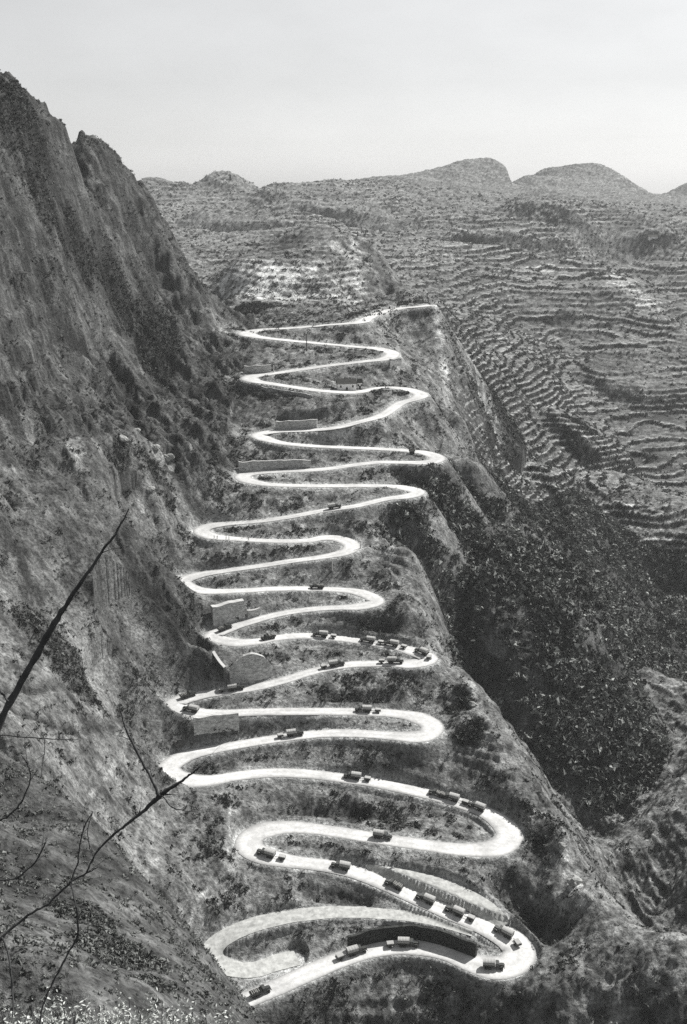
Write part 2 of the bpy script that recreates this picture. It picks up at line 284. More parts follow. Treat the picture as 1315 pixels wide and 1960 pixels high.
# gullies run down the fall line of the left mountain (towards +x, -y)
al = (XX*.80-YY*.60); ac = (XX*.60+YY*.80)
gul = fbm(ac+10*fbm(XX, YY, 60, 2, 5), al*.38, 26, 5, 7, True)
mtn = sstep(.45, .95, roughm)*sstep(.3, .55, rock)
fz = sstep(900, 1500, YY)
Z = Z+big*gm+gul*8*mtn*gm+fbm(XX, YY, 70, 3, 12)*7*mtn*gm+fbm(wx, wy, 9, 4, 9)*(.8+2.2*roughm)*gm+fbm(wx, wy, 240, 4, 31)*16*fz*sstep(0, .3, dark+terr)
Z = Z+fbm(XX+60*fbm(XX, YY, 300, 2, 15), YY*.8, 330, 4, 14, True)*np.interp(YY, [850, 1350, 2300, 2800], [0, 16, 8, 2])
Z = Z+fbm(XX, YY, 15, 3, 16)*4.2*sstep(.45, .9, dark)*gm
Z = Z+fbm(wx, wy, 140, 3, 19)*9*sstep(.3, .9, terr)*sstep(650, 900, Dst)+fbm(XX, YY, 5.5, 3, 23)*1.1*sstep(3, 9, dn)*sstep(950, 700, Dst)*(YY > 235)
# terraced fields
def terrace(z, h, soft):
    t = z/h; k = np.floor(t); f = t-k
    return h*(k+.18*f/(1-soft)*(f < 1-soft)+(f >= 1-soft)*(-.02+.18+.84*sstep(1-soft, 1, f)))
hT = np.interp(Dst, [600, 850, 1300, 2200], [2.6, 4.0, 5.2, 7.4])
zz = Z+fbm(XX, YY, 90, 3, 41)*7+fbm(XX, YY, 26, 3, 42)*1.5
# height of a step changes in bands, so the fields are uneven
gbs = np.hypot(np.gradient(Z, axis=0)/np.gradient(YY, axis=0), np.gradient(Z, axis=1)/np.gradient(XX, axis=1))
for _ in range(3): gbs = (gbs+np.roll(gbs, 4, 0)+np.roll(gbs, -4, 0)+np.roll(gbs, 4, 1)+np.roll(gbs, -4, 1))/5
tb = 0
for hk, sk in ((2.6, 0), (4.2, 1), (6.2, 2)):
    wk = np.clip(1-np.abs(hT-hk)/1.95, 0, 1); tb = tb+wk*terrace(zz+sk, hk, np.clip(4.2*gbs/hk*np.interp(Dst, [700, 1500], [.8, 1.6]), .12, .42)); 
wsum = sum(np.clip(1-np.abs(hT-hk)/1.95, 0, 1) for hk in (2.6, 4.2, 6.2)); tb = tb/np.maximum(wsum, .01)
patch = sstep(-.45, .15, fbm(XX, YY, 120, 3, 44))
tw = np.clip(terr*1.25, 0, 1)*(.4+.6*patch)*np.interp(YY, [1700, 2600], [1, .45])*(wsum > .02)
Z = Z+(tb-zz)*tw
Z = Z+fbm(XX, YY, 11, 4, 24, True, .6)*3.0*mtn*gm
zm = Z+fbm(XX, YY, 45, 3, 17)*12
Z = Z+(terrace(zm, 12, .5)-zm)*.8*mtn*gm*sstep(-.3, .2, fbm(XX, YY, 60, 2, 18))
Z = Z-24*sstep(374, 383, XX)*sstep(470, 395, XX)*((YY > 2350) & (YY < 3000))
# worn banks on the spur: small steps that follow the slope
spz = sstep(26, 18, droad)
zs = Z+fbm(XX, YY, 22, 3, 51)*2.5
Z = Z+(terrace(zs, 2.7, .4)-zs)*.85*quiet*spz*gm*sstep(-.1, .3, fbm(XX, YY, 38, 2, 52))
# gullied bank below the lowest leg
low = sstep(-243, -252, Z)*sstep(420, 380, YY)*(XX > -90)
Z = Z+low*fbm(XX+YY*.15, YY*.12, 7, 3, 61, True)*4.5
def zt(x, y):
    """terrain height (camera-relative) at a plan point"""
    a = (x/(y+60)+S0)/dS; j = int(np.clip(a, 0, NS-2)); i = int(np.clip(np.searchsorted(Yr, y)-1, 0, NR-2))
    fa = a-j; fb = (y-Yr[i])/(Yr[i+1]-Yr[i])
    return (Z[i, j]*(1-fa)+Z[i, j+1]*fa)*(1-fb)+(Z[i+1, j]*(1-fa)+Z[i+1, j+1]*fa)*fb
def hit(u, v, r0=60, r1=5000):
    d = ray(u, v); r = r0
    while r < r1:
        p = d*r
        if p[1] > 1 and zt(p[0], p[1]) > p[2]:
            a, b = r-max(.6, r*.004), r
            for k in range(14):
                m = (a+b)/2; q = d*m
                if zt(q[0], q[1]) > q[2]: b = m
                else: a = m
            q = d*b; return np.array([q[0], q[1], zt(q[0], q[1])])
        r += max(.6, r*.004)
    return None
# small ravines and cracks: (photo trace, half width m, depth m)
def trace0(px):
    out = []
    for (u, v) in px:
        q = hit(u, v)
        if q is not None: out.append(q)
    out = np.array(out); return resample(catmull(out, 6), 1.0)
def near_line(p, R):
    dist = np.full(Z.shape, INF)
    for q in p:
        i0, i1 = np.searchsorted(Yr, [q[1]-R, q[1]+R]); j0 = int(np.clip(((q[0]-R)/(q[1]+60-R*.5)+S0)/dS-12, 0, NS)); j1 = int(np.clip(((q[0]+R)/(q[1]+60-R*.5)+S0)/dS+12, 0, NS))
        sl_ = (slice(i0, i1), slice(j0, j1)); dist[sl_] = np.minimum(dist[sl_], np.hypot(XX[sl_]-q[0], YY[sl_]-q[1]))
    return dist
DITCH = [([(255,972),(275,1005),(300,1048),(318,1085)], 2.2, 2.6), ([(262,1080),(300,1108),(332,1140),(352,1175),(372,1200),(392,1214)], 6.5, 8.5), ([(0,1318),(45,1322),(95,1310),(150,1312),(225,1326)], 1.0, 1.3), ([(20,1358),(60,1368),(95,1384),(130,1396),(175,1392),(215,1386)], 1.0, 1.4),
         ([(275,830),(255,790),(240,740),(200,680)], 4, 4), ([(40,430),(90,560),(150,650),(230,760)], 5, 5), ([(330,880),(360,950),(395,985)], 3, 2.5), ([(505,760),(520,740)], 3, 2),
         ([(680,1560),(620,1548),(560,1550),(515,1556)], 3.5, 2.6), ([(760,1560),(700,1556),(660,1552)], 3, 2), ([(590,1700),(640,1712),(700,1722)], 3.2, 2.6), ([(1000,1700),(1030,1740),(1075,1765)], 3.5, 3.5), ([(965,1690),(985,1720),(1010,1750),(1035,1780)], 5, 5), ([(985,1560),(1000,1590),(1020,1615)], 4, 3.5), ([(800,1205),(760,1200),(700,1196)], 3, 2.5), ([(820,910),(838,925),(845,940)], 3, 3),([(640,1340),(700,1335),(760,1345)], 2.5, 2)]
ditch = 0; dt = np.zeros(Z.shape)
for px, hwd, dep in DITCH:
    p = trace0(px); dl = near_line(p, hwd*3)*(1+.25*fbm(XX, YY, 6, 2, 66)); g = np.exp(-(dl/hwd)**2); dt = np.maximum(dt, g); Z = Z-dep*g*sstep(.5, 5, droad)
TRAIL = [[(262,1290),(258,1340),(245,1400),(225,1450),(190,1500),(160,1535)], [(215,1608),(260,1610),(300,1618),(303,1640),(280,1668),(288,1690)], [(380,985),(330,940),(300,930),(262,938)], [(440,1545),(438,1600),(432,1650),(400,1700),(360,1745)], [(437,830),(470,834),(492,835)], [(700,1060),(735,1085),(768,1112)]]
dtrail = np.full(Z.shape, INF)
for px in TRAIL: dtrail = np.minimum(dtrail, near_line(trace0(px), 6))
PALE = [(430,525,14,9), (470,540,16,8), (505,548,12,6), (450,550,12,7), (225,830,9,6), (300,862,12,6), (325,882,10,6), (270,940,12,5), (20,905,12,4), (40,980,10,4), (150,860,20,7), (1100,1690,16,14), (1080,1640,8,8), (905,1370,5,10), (925,1340,5,8), (760,697,8,5)]
pale = np.zeros(Z.shape)
for u, v, ru, rv in PALE:
    q = hit(u, v)
    if q is None: continue
    r = np.linalg.norm(q); mx_ = ru*r/F; my_ = rv*r/F/max(.2, abs(q[2])/r)
    pale = np.maximum(pale, np.exp(-((XX-q[0])/mx_)**2-((YY-q[1])/my_)**2))
# banks between two legs never bulge above the line of sight of a driver
zw = ACC[0]/np.maximum(ACC[1], 1e-12)
Z = np.where((ACC[1] > 1e-9) & (Dst > 430), np.minimum(Z, zw+1.0+np.maximum(0, droad-14)*1.2+np.maximum(0, -36-XX)*2.5), Z)
# fine roughness
fine = fbm(XX, YY, 3.2, 4, 71, gain=.62)
Z = Z+fine*(.35+1.0*roughm+.5*dark)*(1-.8*tw)*sstep(.5, 5, dn)*np.interp(Dst, [100, 400, 1500, 3000], [.5, 1, 1.8, 3.2])
Z = np.minimum(np.maximum(Z, loO), upO); Z = np.minimum(np.maximum(Z, lower), upper)
keepO = (dold < .7) & (droad > .8)
Z = np.where(keepO, np.minimum(np.maximum(Z, loO), upO), Z)
Z = Z+(fbm(XX, YY, 1.6, 3, 81)*.32)*sstep(.4, 2.5, droad)*sstep(.2, 1, dold)

# ---- cover colour (albedo, grey) : weathered rock, grass, scrub, dust, some light and shade painted in
n1 = fbm(XX, YY, 30, 4, 101); n2 = fbm(XX, YY, 7, 4, 102, gain=.6); n3 = fbm(XX, YY, 90, 3, 103)
gz = np.gradient(Z, axis=0)/np.gradient(YY, axis=0); gx = np.gradient(Z, axis=1)/np.gradient(XX, axis=1); slope = np.hypot(gx, gz)
n4 = fbm(XX, YY, 3.4, 3, 104, gain=.65)
alb = (.215+.06*n1+.07*n2)*(1+1.1*n4*sstep(1.0, 3, dn))
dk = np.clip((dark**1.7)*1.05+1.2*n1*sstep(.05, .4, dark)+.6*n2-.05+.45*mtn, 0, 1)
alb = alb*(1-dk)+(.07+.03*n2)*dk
rk = np.clip((rock-.35)*1.1+n2*1.5+n1*.9-.25, 0, 1)*sstep(.3, 1.0, slope)
alb = alb*(1-rk*.8)+rk*.8*(.27+.14*n2)
lev = np.floor(zz/hT+.3)
fld = vnoise(lev*7.31, (XX+YY*.3)/55+lev*3.1, 77)-.5
alb = alb*(1+tw*fld*.9)
# terraces: dry grassy lip, overgrown riser; lit edge and riser shadow painted in too
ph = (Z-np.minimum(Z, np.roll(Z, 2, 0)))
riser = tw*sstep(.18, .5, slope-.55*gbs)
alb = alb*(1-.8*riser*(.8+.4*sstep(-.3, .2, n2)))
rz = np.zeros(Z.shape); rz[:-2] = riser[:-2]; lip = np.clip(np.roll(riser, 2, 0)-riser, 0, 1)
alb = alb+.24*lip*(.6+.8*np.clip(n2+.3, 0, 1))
alb = alb*(1-.6*dt)  # ravines and cracks: shade of the hollows painted into the albedo
alb = np.maximum(alb, .42*sstep(.45, .75, pale*(1+2.6*n2)))
alb = np.maximum(alb, .38*np.exp(-(dtrail/.7)**2)*(1+1.6*n2))
steepcut = sstep(.85, 1.3, slope)*sstep(14, 8, droad)*sstep(.5, 1.5, droad)
alb = alb*(1-.35*steepcut*sstep(-.2, .2, n1))
dust = np.exp(-droad/1.3)*.8+np.exp(-dold/1.2)*.6
dust = np.clip(dust*(1+.8*n2), 0, 1)
alb = alb*(1-dust)+.46*dust
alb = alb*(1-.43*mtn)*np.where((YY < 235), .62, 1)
LIGHTP = [(520,550,60,26), (600,565,90,22), (560,520,60,12), (470,530,60,20), (680,508,22,38), (640,470,20,12), (1235,585,38,22), (1190,540,40,16), (1100,1690,35,45), (840,640,12,40), (860,780,14,40), (905,1340,12,30), (1060,520,60,10), (480,550,60,25)]  # bare ground, plus sunlit flanks painted as lighter albedo
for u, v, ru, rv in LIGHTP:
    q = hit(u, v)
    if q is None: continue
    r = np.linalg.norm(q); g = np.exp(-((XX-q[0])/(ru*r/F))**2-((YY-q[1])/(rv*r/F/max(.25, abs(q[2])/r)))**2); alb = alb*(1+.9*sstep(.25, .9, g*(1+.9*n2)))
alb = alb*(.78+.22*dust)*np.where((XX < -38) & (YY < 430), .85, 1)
DARKP = [(150,1745,60,25), (225,1830,75,55), (290,1880,35,35), (285,895,30,20), (235,868,16,20), (320,945,14,10), (100,1235,85,25), (60,1200,40,20), (535,470,45,14), (480,590,50,10), (985,960,60,22), (40,240,45,40), (60,300,60,25), (1110,805,40,18), (225,590,30,25), (150,470,35,18), (190,520,20,16), (300,650,40,40), (870,1350,40,20), (900,1400,30,15)]  # dark bush patches, plus ground shadows painted in on the left slope
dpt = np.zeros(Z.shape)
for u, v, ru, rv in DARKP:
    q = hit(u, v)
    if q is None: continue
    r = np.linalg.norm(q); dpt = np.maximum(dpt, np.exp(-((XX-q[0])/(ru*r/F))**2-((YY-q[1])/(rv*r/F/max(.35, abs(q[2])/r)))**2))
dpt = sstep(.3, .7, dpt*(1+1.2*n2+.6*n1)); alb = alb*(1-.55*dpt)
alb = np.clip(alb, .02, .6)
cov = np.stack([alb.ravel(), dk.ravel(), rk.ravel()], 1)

def terrain_mat(name):
    m = bpy.data.materials.new(name); m.use_nodes = True; t = m.node_tree; b = t.nodes['Principled BSDF']
    b.inputs['Roughness'].default_value = .95; b.inputs['Specular IOR Level'].default_value = .1
    at = t.nodes.new('ShaderNodeAttribute'); at.attribute_name = 'cover'
    sep = t.nodes.new('ShaderNodeSeparateColor'); t.links.new(at.outputs['Color'], sep.inputs[0])
    tcn = t.nodes.new('ShaderNodeTexCoord')
    def N_(sc, det, lo, hi, a=.3, c=.7):
        n = t.nodes.new('ShaderNodeTexNoise'); n.inputs['Scale'].default_value = sc; n.inputs['Detail'].default_value = det; n.inputs['Roughness'].default_value = .7
        t.links.new(tcn.outputs['Object'], n.inputs['Vector'])
        r = t.nodes.new('ShaderNodeMapRange'); r.inputs[1].default_value = a; r.inputs[2].default_value = c; r.inputs[3].default_value = lo; r.inputs[4].default_value = hi
        t.links.new(n.outputs[0], r.inputs[0]); return n, r
    nA, rA = N_(.9, 5, .45, 1.6, .35, .65); nB, rB = N_(.16, 6, .5, 1.6)
    def M_(op, a, c):
        q = t.nodes.new('ShaderNodeMath'); q.operation = op
        for k, s in enumerate((a, c)):
            if isinstance(s, (int, float)): q.inputs[k].default_value = s
            else: t.links.new(s, q.inputs[k])
        return q.outputs[0]
    g = M_('MULTIPLY', M_('MULTIPLY', sep.outputs[0], rA.outputs[0]), rB.outputs[0])
    cc = t.nodes.new('ShaderNodeCombineColor')
    t.links.new(M_('MULTIPLY', g, .985), cc.inputs[0]); t.links.new(g, cc.inputs[1]); t.links.new(M_('MULTIPLY', g, .985), cc.inputs[2])
    t.links.new(cc.outputs[0], b.inputs['Base Color'])
    bp = t.nodes.new('ShaderNodeBump'); bp.inputs['Distance'].default_value = .9; bp.inputs['Strength'].default_value = .9
    t.links.new(M_('ADD', nA.outputs[0], M_('MULTIPLY', nB.outputs[0], 1.5)), bp.inputs['Height']); t.links.new(bp.outputs[0], b.inputs['Normal'])
    return m
TM = terrain_mat('weathered_slope')
V = np.column_stack([XX.ravel(), YY.ravel(), (Z+CZ).ravel()])
idx = np.arange(NR*NS).reshape(NR, NS)
quads = np.stack([idx[:-1, :-1], idx[:-1, 1:], idx[1:, 1:], idx[1:, :-1]], -1)
mid = (slice(0, NR-1), slice(0, NS-1))
reg = np.zeros((NR-1, NS-1), int)                                     # 0 spur hillside
Dm, Xm, Ym = Dst[mid], XX[mid], YY[mid]
reg[(dark[mid] > .62)] = 2
reg[(rock[mid] > .33) & (Xm < -20) & (Ym < 1000)] = 1
reg[(Ym < 235)] = 4
reg[(terr[mid] > .4) | (Ym > 1000)] = 3
def sub_mesh(name, mask):
    q = quads[mask].reshape(-1, 4)
    if not len(q): return
    un, inv = np.unique(q, return_inverse=True)
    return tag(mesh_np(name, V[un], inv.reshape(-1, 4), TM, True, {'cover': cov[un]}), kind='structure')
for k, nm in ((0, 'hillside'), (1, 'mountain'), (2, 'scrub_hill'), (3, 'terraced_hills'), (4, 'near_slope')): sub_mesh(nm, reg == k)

# ------------------------------------------------------------------ roads
def attr_tint(m):
    t = m.node_tree; b = t.nodes['Principled BSDF']; src = b.inputs['Base Color'].links[0].from_socket
    a = t.nodes.new('ShaderNodeAttribute'); a.attribute_name = 'cover'; x = t.nodes.new('ShaderNodeMix'); x.data_type = 'RGBA'; x.blend_type = 'MULTIPLY'; x.inputs[0].default_value = 1
    t.links.new(src, x.inputs[6]); t.links.new(a.outputs['Color'], x.inputs[7]); t.links.new(x.outputs[2], b.inputs['Base Color'])
M_road = node_mat('packed_gravel', (.60, .60, .59), .95, (.8, .76, 1.1), .08); attr_tint(M_road)
M_old = node_mat('grassy_gravel', (.43, .435, .42), .95, (.6, .6, 1.3), .08)
def ribbon(name, p, hw, mat, lift=.06, nx=11, drape=False):
    t = np.gradient(p[:, :2], axis=0); t /= np.linalg.norm(t, axis=1)[:, None]+1e-9; n = np.column_stack([-t[:, 1], t[:, 0]])
    s = np.arange(len(p)); wl = hw*(1+.09*fbm(s*1.0, s*0, 6, 3, 5)); wr = hw*(1+.09*fbm(s*1.0, s*0+50, 6, 3, 6)); Vv = []
    for k in range(nx):
        a = k/(nx-1)*2-1; ww = np.where(a < 0, wl, wr)*a
        crown = .05*(1-a*a)-.10*(abs(a) == 1)+(-.03 if abs(abs(a)-.4) < .05 else 0)
        Vv.append(np.column_stack([p[:, 0]+n[:, 0]*ww, p[:, 1]+n[:, 1]*ww, p[:, 2]+CZ+lift+crown]))
    if drape:
        for w_ in Vv:
            for k_ in range(len(w_)): w_[k_, 2] = max(zt(w_[k_, 0], w_[k_, 1]), min(p[k_, 2], zt(w_[k_, 0], w_[k_, 1])+.3))+CZ+.08
            kk_ = np.convolve(np.pad(w_[:, 2], 4, 'edge'), np.ones(9)/9, 'valid'); w_[:, 2] = np.maximum(kk_, w_[:, 2]-.15)
    Vv = np.stack(Vv, 1); n0 = len(p); ii = np.arange(n0*nx).reshape(n0, nx)
    q = np.stack([ii[:-1, :-1], ii[:-1, 1:], ii[1:, 1:], ii[1:, :-1]], -1).reshape(-1, 4)
    prof = np.interp(np.arange(nx), [0, nx*.12, nx*.3, nx*.5, nx*.7, nx*.88, nx-1], [.45, .85, 1.05, .9, 1.05, .85, .45])
    cw_ = prof[None, :]*(1+.28*fbm(np.repeat(s[:, None], nx, 1)*1.2, np.arange(nx)[None, :]*1.1+0*s[:, None], 5, 4, 15))*(1+.12*fbm(s*1.2, s*0, 60, 2, 16))[:, None]
    cw_ = np.clip(cw_, .2, 1.25).reshape(-1, 1)
    o = mesh_np(name, Vv.reshape(-1, 3), q[:, ::-1], mat, True, {'cover': np.repeat(cw_, 3, 1)}); return tag(o, kind='structure')
ribbon('road', road, hwR, M_road, .12)
ribbon('old_road', oldB, HW_B*.95, M_old, .07, drape=True); ribbon('dirt_track', spurA, HW_A*.95, M_old, .07, drape=True)

# ------------------------------------------------------------------ scrub: leaf clumps spread over the slopes
def leaf_mat(name):
    m = bpy.data.materials.new(name); m.use_nodes = True; t = m.node_tree; b = t.nodes['Principled BSDF']
    b.inputs['Roughness'].default_value = .8; b.inputs['Specular IOR Level'].default_value = .15
    a = t.nodes.new('ShaderNodeAttribute'); a.attribute_name = 'cover'; t.links.new(a.outputs['Color'], b.inputs['Base Color']); return m
LM = leaf_mat('leaves')
def clumps(name, pos, rad, albedo, nt_=12, flat=.75, leaf=.55):
    n = len(pos); c = RNG.normal(size=(n, nt_, 3)); c /= np.linalg.norm(c, axis=2)[..., None]; c *= (RNG.random((n, nt_, 1))**.4)
    c[..., 2] = np.abs(c[..., 2])*flat
    ctr = pos[:, None, :]+c*rad[:, None, None]
    tri = RNG.normal(size=(n, nt_, 3, 3)); tri -= tri.mean(2, keepdims=True); tri *= (leaf*rad/1.6)[:, None, None, None]
    Vt = (ctr[:, :, None, :]+tri).reshape(-1, 3)
    al_ = np.repeat(albedo, nt_)*(.75+.5*RNG.random(n*nt_)); al_ = np.repeat(al_, 3)
    return mesh_np(name, Vt, np.arange(n*nt_*3).reshape(-1, 3), LM, False, {'cover': np.column_stack([al_*.97, al_, al_*.96])})
cellw = np.gradient(YY, axis=0)*np.gradient(XX, axis=1)
def scatter(n, dens, seed):
    r = np.random.default_rng(seed); wgt = (dens*cellw*(np.abs(XX)/(YY*1.0+40) < .36)).ravel(); cw = np.cumsum(wgt); k = np.searchsorted(cw, r.random(n)*cw[-1])
    k = np.clip(k, 0, NR*NS-1); i, j = k//NS, k % NS; fx = r.random(n)-.5; x = (S[j]+fx*dS)*(Yr[i]+60); y = Yr[i]; return np.column_stack([x, y, Z[i, j]+CZ]), i, j, r
free = sstep(.3, 1.6, droad)*sstep(.3, 1.2, dold)*(dtrail > 1)
cl1 = sstep(-.05, .35, fbm(XX, YY, 16, 4, 201)); cl2 = sstep(0, .3, fbm(XX, YY, 5, 3, 202))
near = (YY > 235) & (Dst < 900)
# spur banks
bandv = sstep(1.5, 3, dn)*sstep(16, 9, dn)
q, i, j, r = scatter(52000, free*near*(dark < .57)*(.05+.8*cl1*cl2+3*dpt+1.3*cl2*bandv+.5*cl2*sstep(.9, 1.3, slope)+.6*steepcut*sstep(.25, .6, cl1)), 1)
tag(clumps('hillside_scrub', q, .4+1.0*r.random(len(q))**2, .025+.12*r.random(len(q))**2, 13, leaf=.45), kind='stuff')
q, i, j, r = scatter(42000, free*near*(dark > .5)*(.12+1.6*cl1), 2)
tag(clumps('dark_scrub', q, 1.0+2.6*r.random(len(q))**2, .03+.12*r.random(len(q))+.2*(r.random(len(q)) > .82), 22, leaf=.42), kind='stuff')
q, i, j, r = scatter(36000, (Dst > 700)*(YY > 500)*(YY < 2400)*(YY+60)**-1.5*(.05+2.2*riser+.5*cl1*(1-tw)), 3)
tag(clumps('terrace_scrub', q, (.9+1.3*r.random(len(q))**2)*np.interp(q[:, 1], [700, 2400], [1, 2.1]), .035+.07*r.random(len(q)), 8), kind='stuff')
q, i, j, r = scatter(20000, (YY > 70)*(YY <= 240)*(.2+cl2+5*dpt), 4)
tag(clumps('near_scrub', q, .2+.5*r.random(len(q))**2, .06+.16*r.random(len(q)), 12), kind='stuff')
# ------------------------------------------------------------------ object helpers
def empty(name, loc, rot=(0, 0, 0)):
    o = bpy.data.objects.new(name, None); o.location = loc; o.rotation_euler = rot; o.empty_display_size = .5; C.objects.link(o); return o
def part(name, bm, mat, parent=None, bevel=0, smooth=False):
    if bevel: bmesh.ops.bevel(bm, geom=list(bm.edges), offset=bevel, segments=2, affect='EDGES', clamp_overlap=True)
    bmesh.ops.recalc_face_normals(bm, faces=bm.faces)
    me = bpy.data.meshes.new(name); bm.to_mesh(me); bm.free(); me.materials.append(mat)
    for p in me.polygons: p.use_smooth = smooth
    o = bpy.data.objects.new(name, me); C.objects.link(o)
    if parent: o.parent = parent
    return o
def box(bm, x0, x1, y0, y1, z0_, z1, taper=0):
    v = [bm.verts.new(c) for c in ((x0, y0, z0_), (x1, y0, z0_), (x1, y1, z0_), (x0, y1, z0_), (x0+taper, y0+taper, z1), (x1-taper, y0+taper, z1), (x1-taper, y1-taper, z1), (x0+taper, y1-taper, z1))]
    for f in ((0, 3, 2, 1), (4, 5, 6, 7), (0, 1, 5, 4), (1, 2, 6, 5), (2, 3, 7, 6), (3, 0, 4, 7)): bm.faces.new([v[k] for k in f])
    return bm
def prism(bm, prof, y0, y1):
    """profile in x,z swept across y"""
    a = [bm.verts.new((x, y0, z)) for x, z in prof]; b = [bm.verts.new((x, y1, z)) for x, z in prof]; n = len(prof)
    bm.faces.new(a); bm.faces.new(b[::-1])
    for k in range(n): bm.faces.new((a[k], b[k], b[(k+1) % n], a[(k+1) % n]))
    return bm
def cyl(bm, c, r, h, axis='Y', seg=14, r2=None):
    M = {'Y': Matrix.Rotation(math.pi/2, 4, 'X'), 'Z': Matrix.Identity(4), 'X': Matrix.Rotation(math.pi/2, 4, 'Y')}[axis]
    bmesh.ops.create_cone(bm, cap_ends=True, segments=seg, radius1=r, radius2=r if r2 is None else r2, depth=h, matrix=Matrix.Translation(c) @ M); return bm
def copy_tree(o, parent=None):
    c = o.copy(); C.objects.link(c)
    if parent: c.parent = parent
    for ch in kids[o.name]: copy_tree(ch, c)
    return c
B = bmesh.new
M_body = node_mat('olive_paint', (.045, .047, .044), .55, (3, .7, 1.3), 0, .4)
M_canvas = node_mat('pale_canvas', (.38, .38, .37), .9, (2.5, .85, 1.1), .02)
M_tyre = node_mat('tyre_rubber', (.02, .02, .02), .85)
M_rim = node_mat('wheel_rim', (.08, .08, .08), .6)
M_glass = node_mat('windscreen_glass', (.05, .055, .06), .12, spec=.6)
M_dark = node_mat('dark_chassis', (.02, .02, .02), .8)
M_load = node_mat('sacking', (.22, .22, .21), .95, (3, .7, 1.3), .03)
M_stone = node_mat('pale_masonry', (.5, .505, .495), .95, (1.3, .6, 1.25), .12)
def courses(m):
    t = m.node_tree; b = t.nodes['Principled BSDF']; c = t.nodes.new('ShaderNodeTexCoord'); v = t.nodes.new('ShaderNodeTexVoronoi'); v.inputs['Scale'].default_value = .9; v.feature = 'F1'
    mp_ = t.nodes.new('ShaderNodeMapping'); mp_.inputs['Scale'].default_value = (1, 1, 2.2); t.links.new(c.outputs['Object'], mp_.inputs[0]); t.links.new(mp_.outputs[0], v.inputs['Vector'])
    src = b.inputs['Base Color'].links[0].from_socket; r = t.nodes.new('ShaderNodeMapRange'); r.inputs[3].default_value = .6; r.inputs[4].default_value = 1.15
    sp_ = t.nodes.new('ShaderNodeSeparateColor'); t.links.new(v.outputs['Color'], sp_.inputs[0]); t.links.new(sp_.outputs[0], r.inputs[0])
    x = t.nodes.new('ShaderNodeMix'); x.data_type = 'RGBA'; x.blend_type = 'MULTIPLY'; x.inputs[0].default_value = 1; t.links.new(src, x.inputs[6]); t.links.new(r.outputs[0], x.inputs[7]); t.links.new(x.outputs[2], b.inputs['Base Color'])
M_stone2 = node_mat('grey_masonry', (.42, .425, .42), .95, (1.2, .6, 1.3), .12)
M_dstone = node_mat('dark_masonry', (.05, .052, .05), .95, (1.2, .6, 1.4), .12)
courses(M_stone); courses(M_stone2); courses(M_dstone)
M_cop = node_mat('coping_stone', (.5, .5, .49), .9, (1, .8, 1.1))
M_wood = node_mat('dark_timber', (.05, .048, .045), .9, (3, .6, 1.4))
M_bark = node_mat('bark', (.05, .051, .051), .9, (9, .5, 1.6), .01)
M_cloth = node_mat('cloth', (.05, .05, .052), .95, (4, .7, 1.3)); M_skin = node_mat('skin', (.35, .3, .27), .7); M_hair = node_mat('hair', (.015, .015, .015), .8)
M_plaster = node_mat('whitewash', (.8, .8, .79), .9, (.8, .7, 1.1)); M_roof = node_mat('dark_thatch', (.07, .07, .066), .95, (1.5, .6, 1.4), .1)
def wheel(parent, x, y, r=.48, w=.26):
    o = part('wheel', cyl(B(), (x, y, r), r, w, seg=18), M_tyre, parent, .03); part('rim', cyl(B(), (x, y+(.02 if y > 0 else -.02), r), r*.55, w+.02, seg=14), M_rim, o)
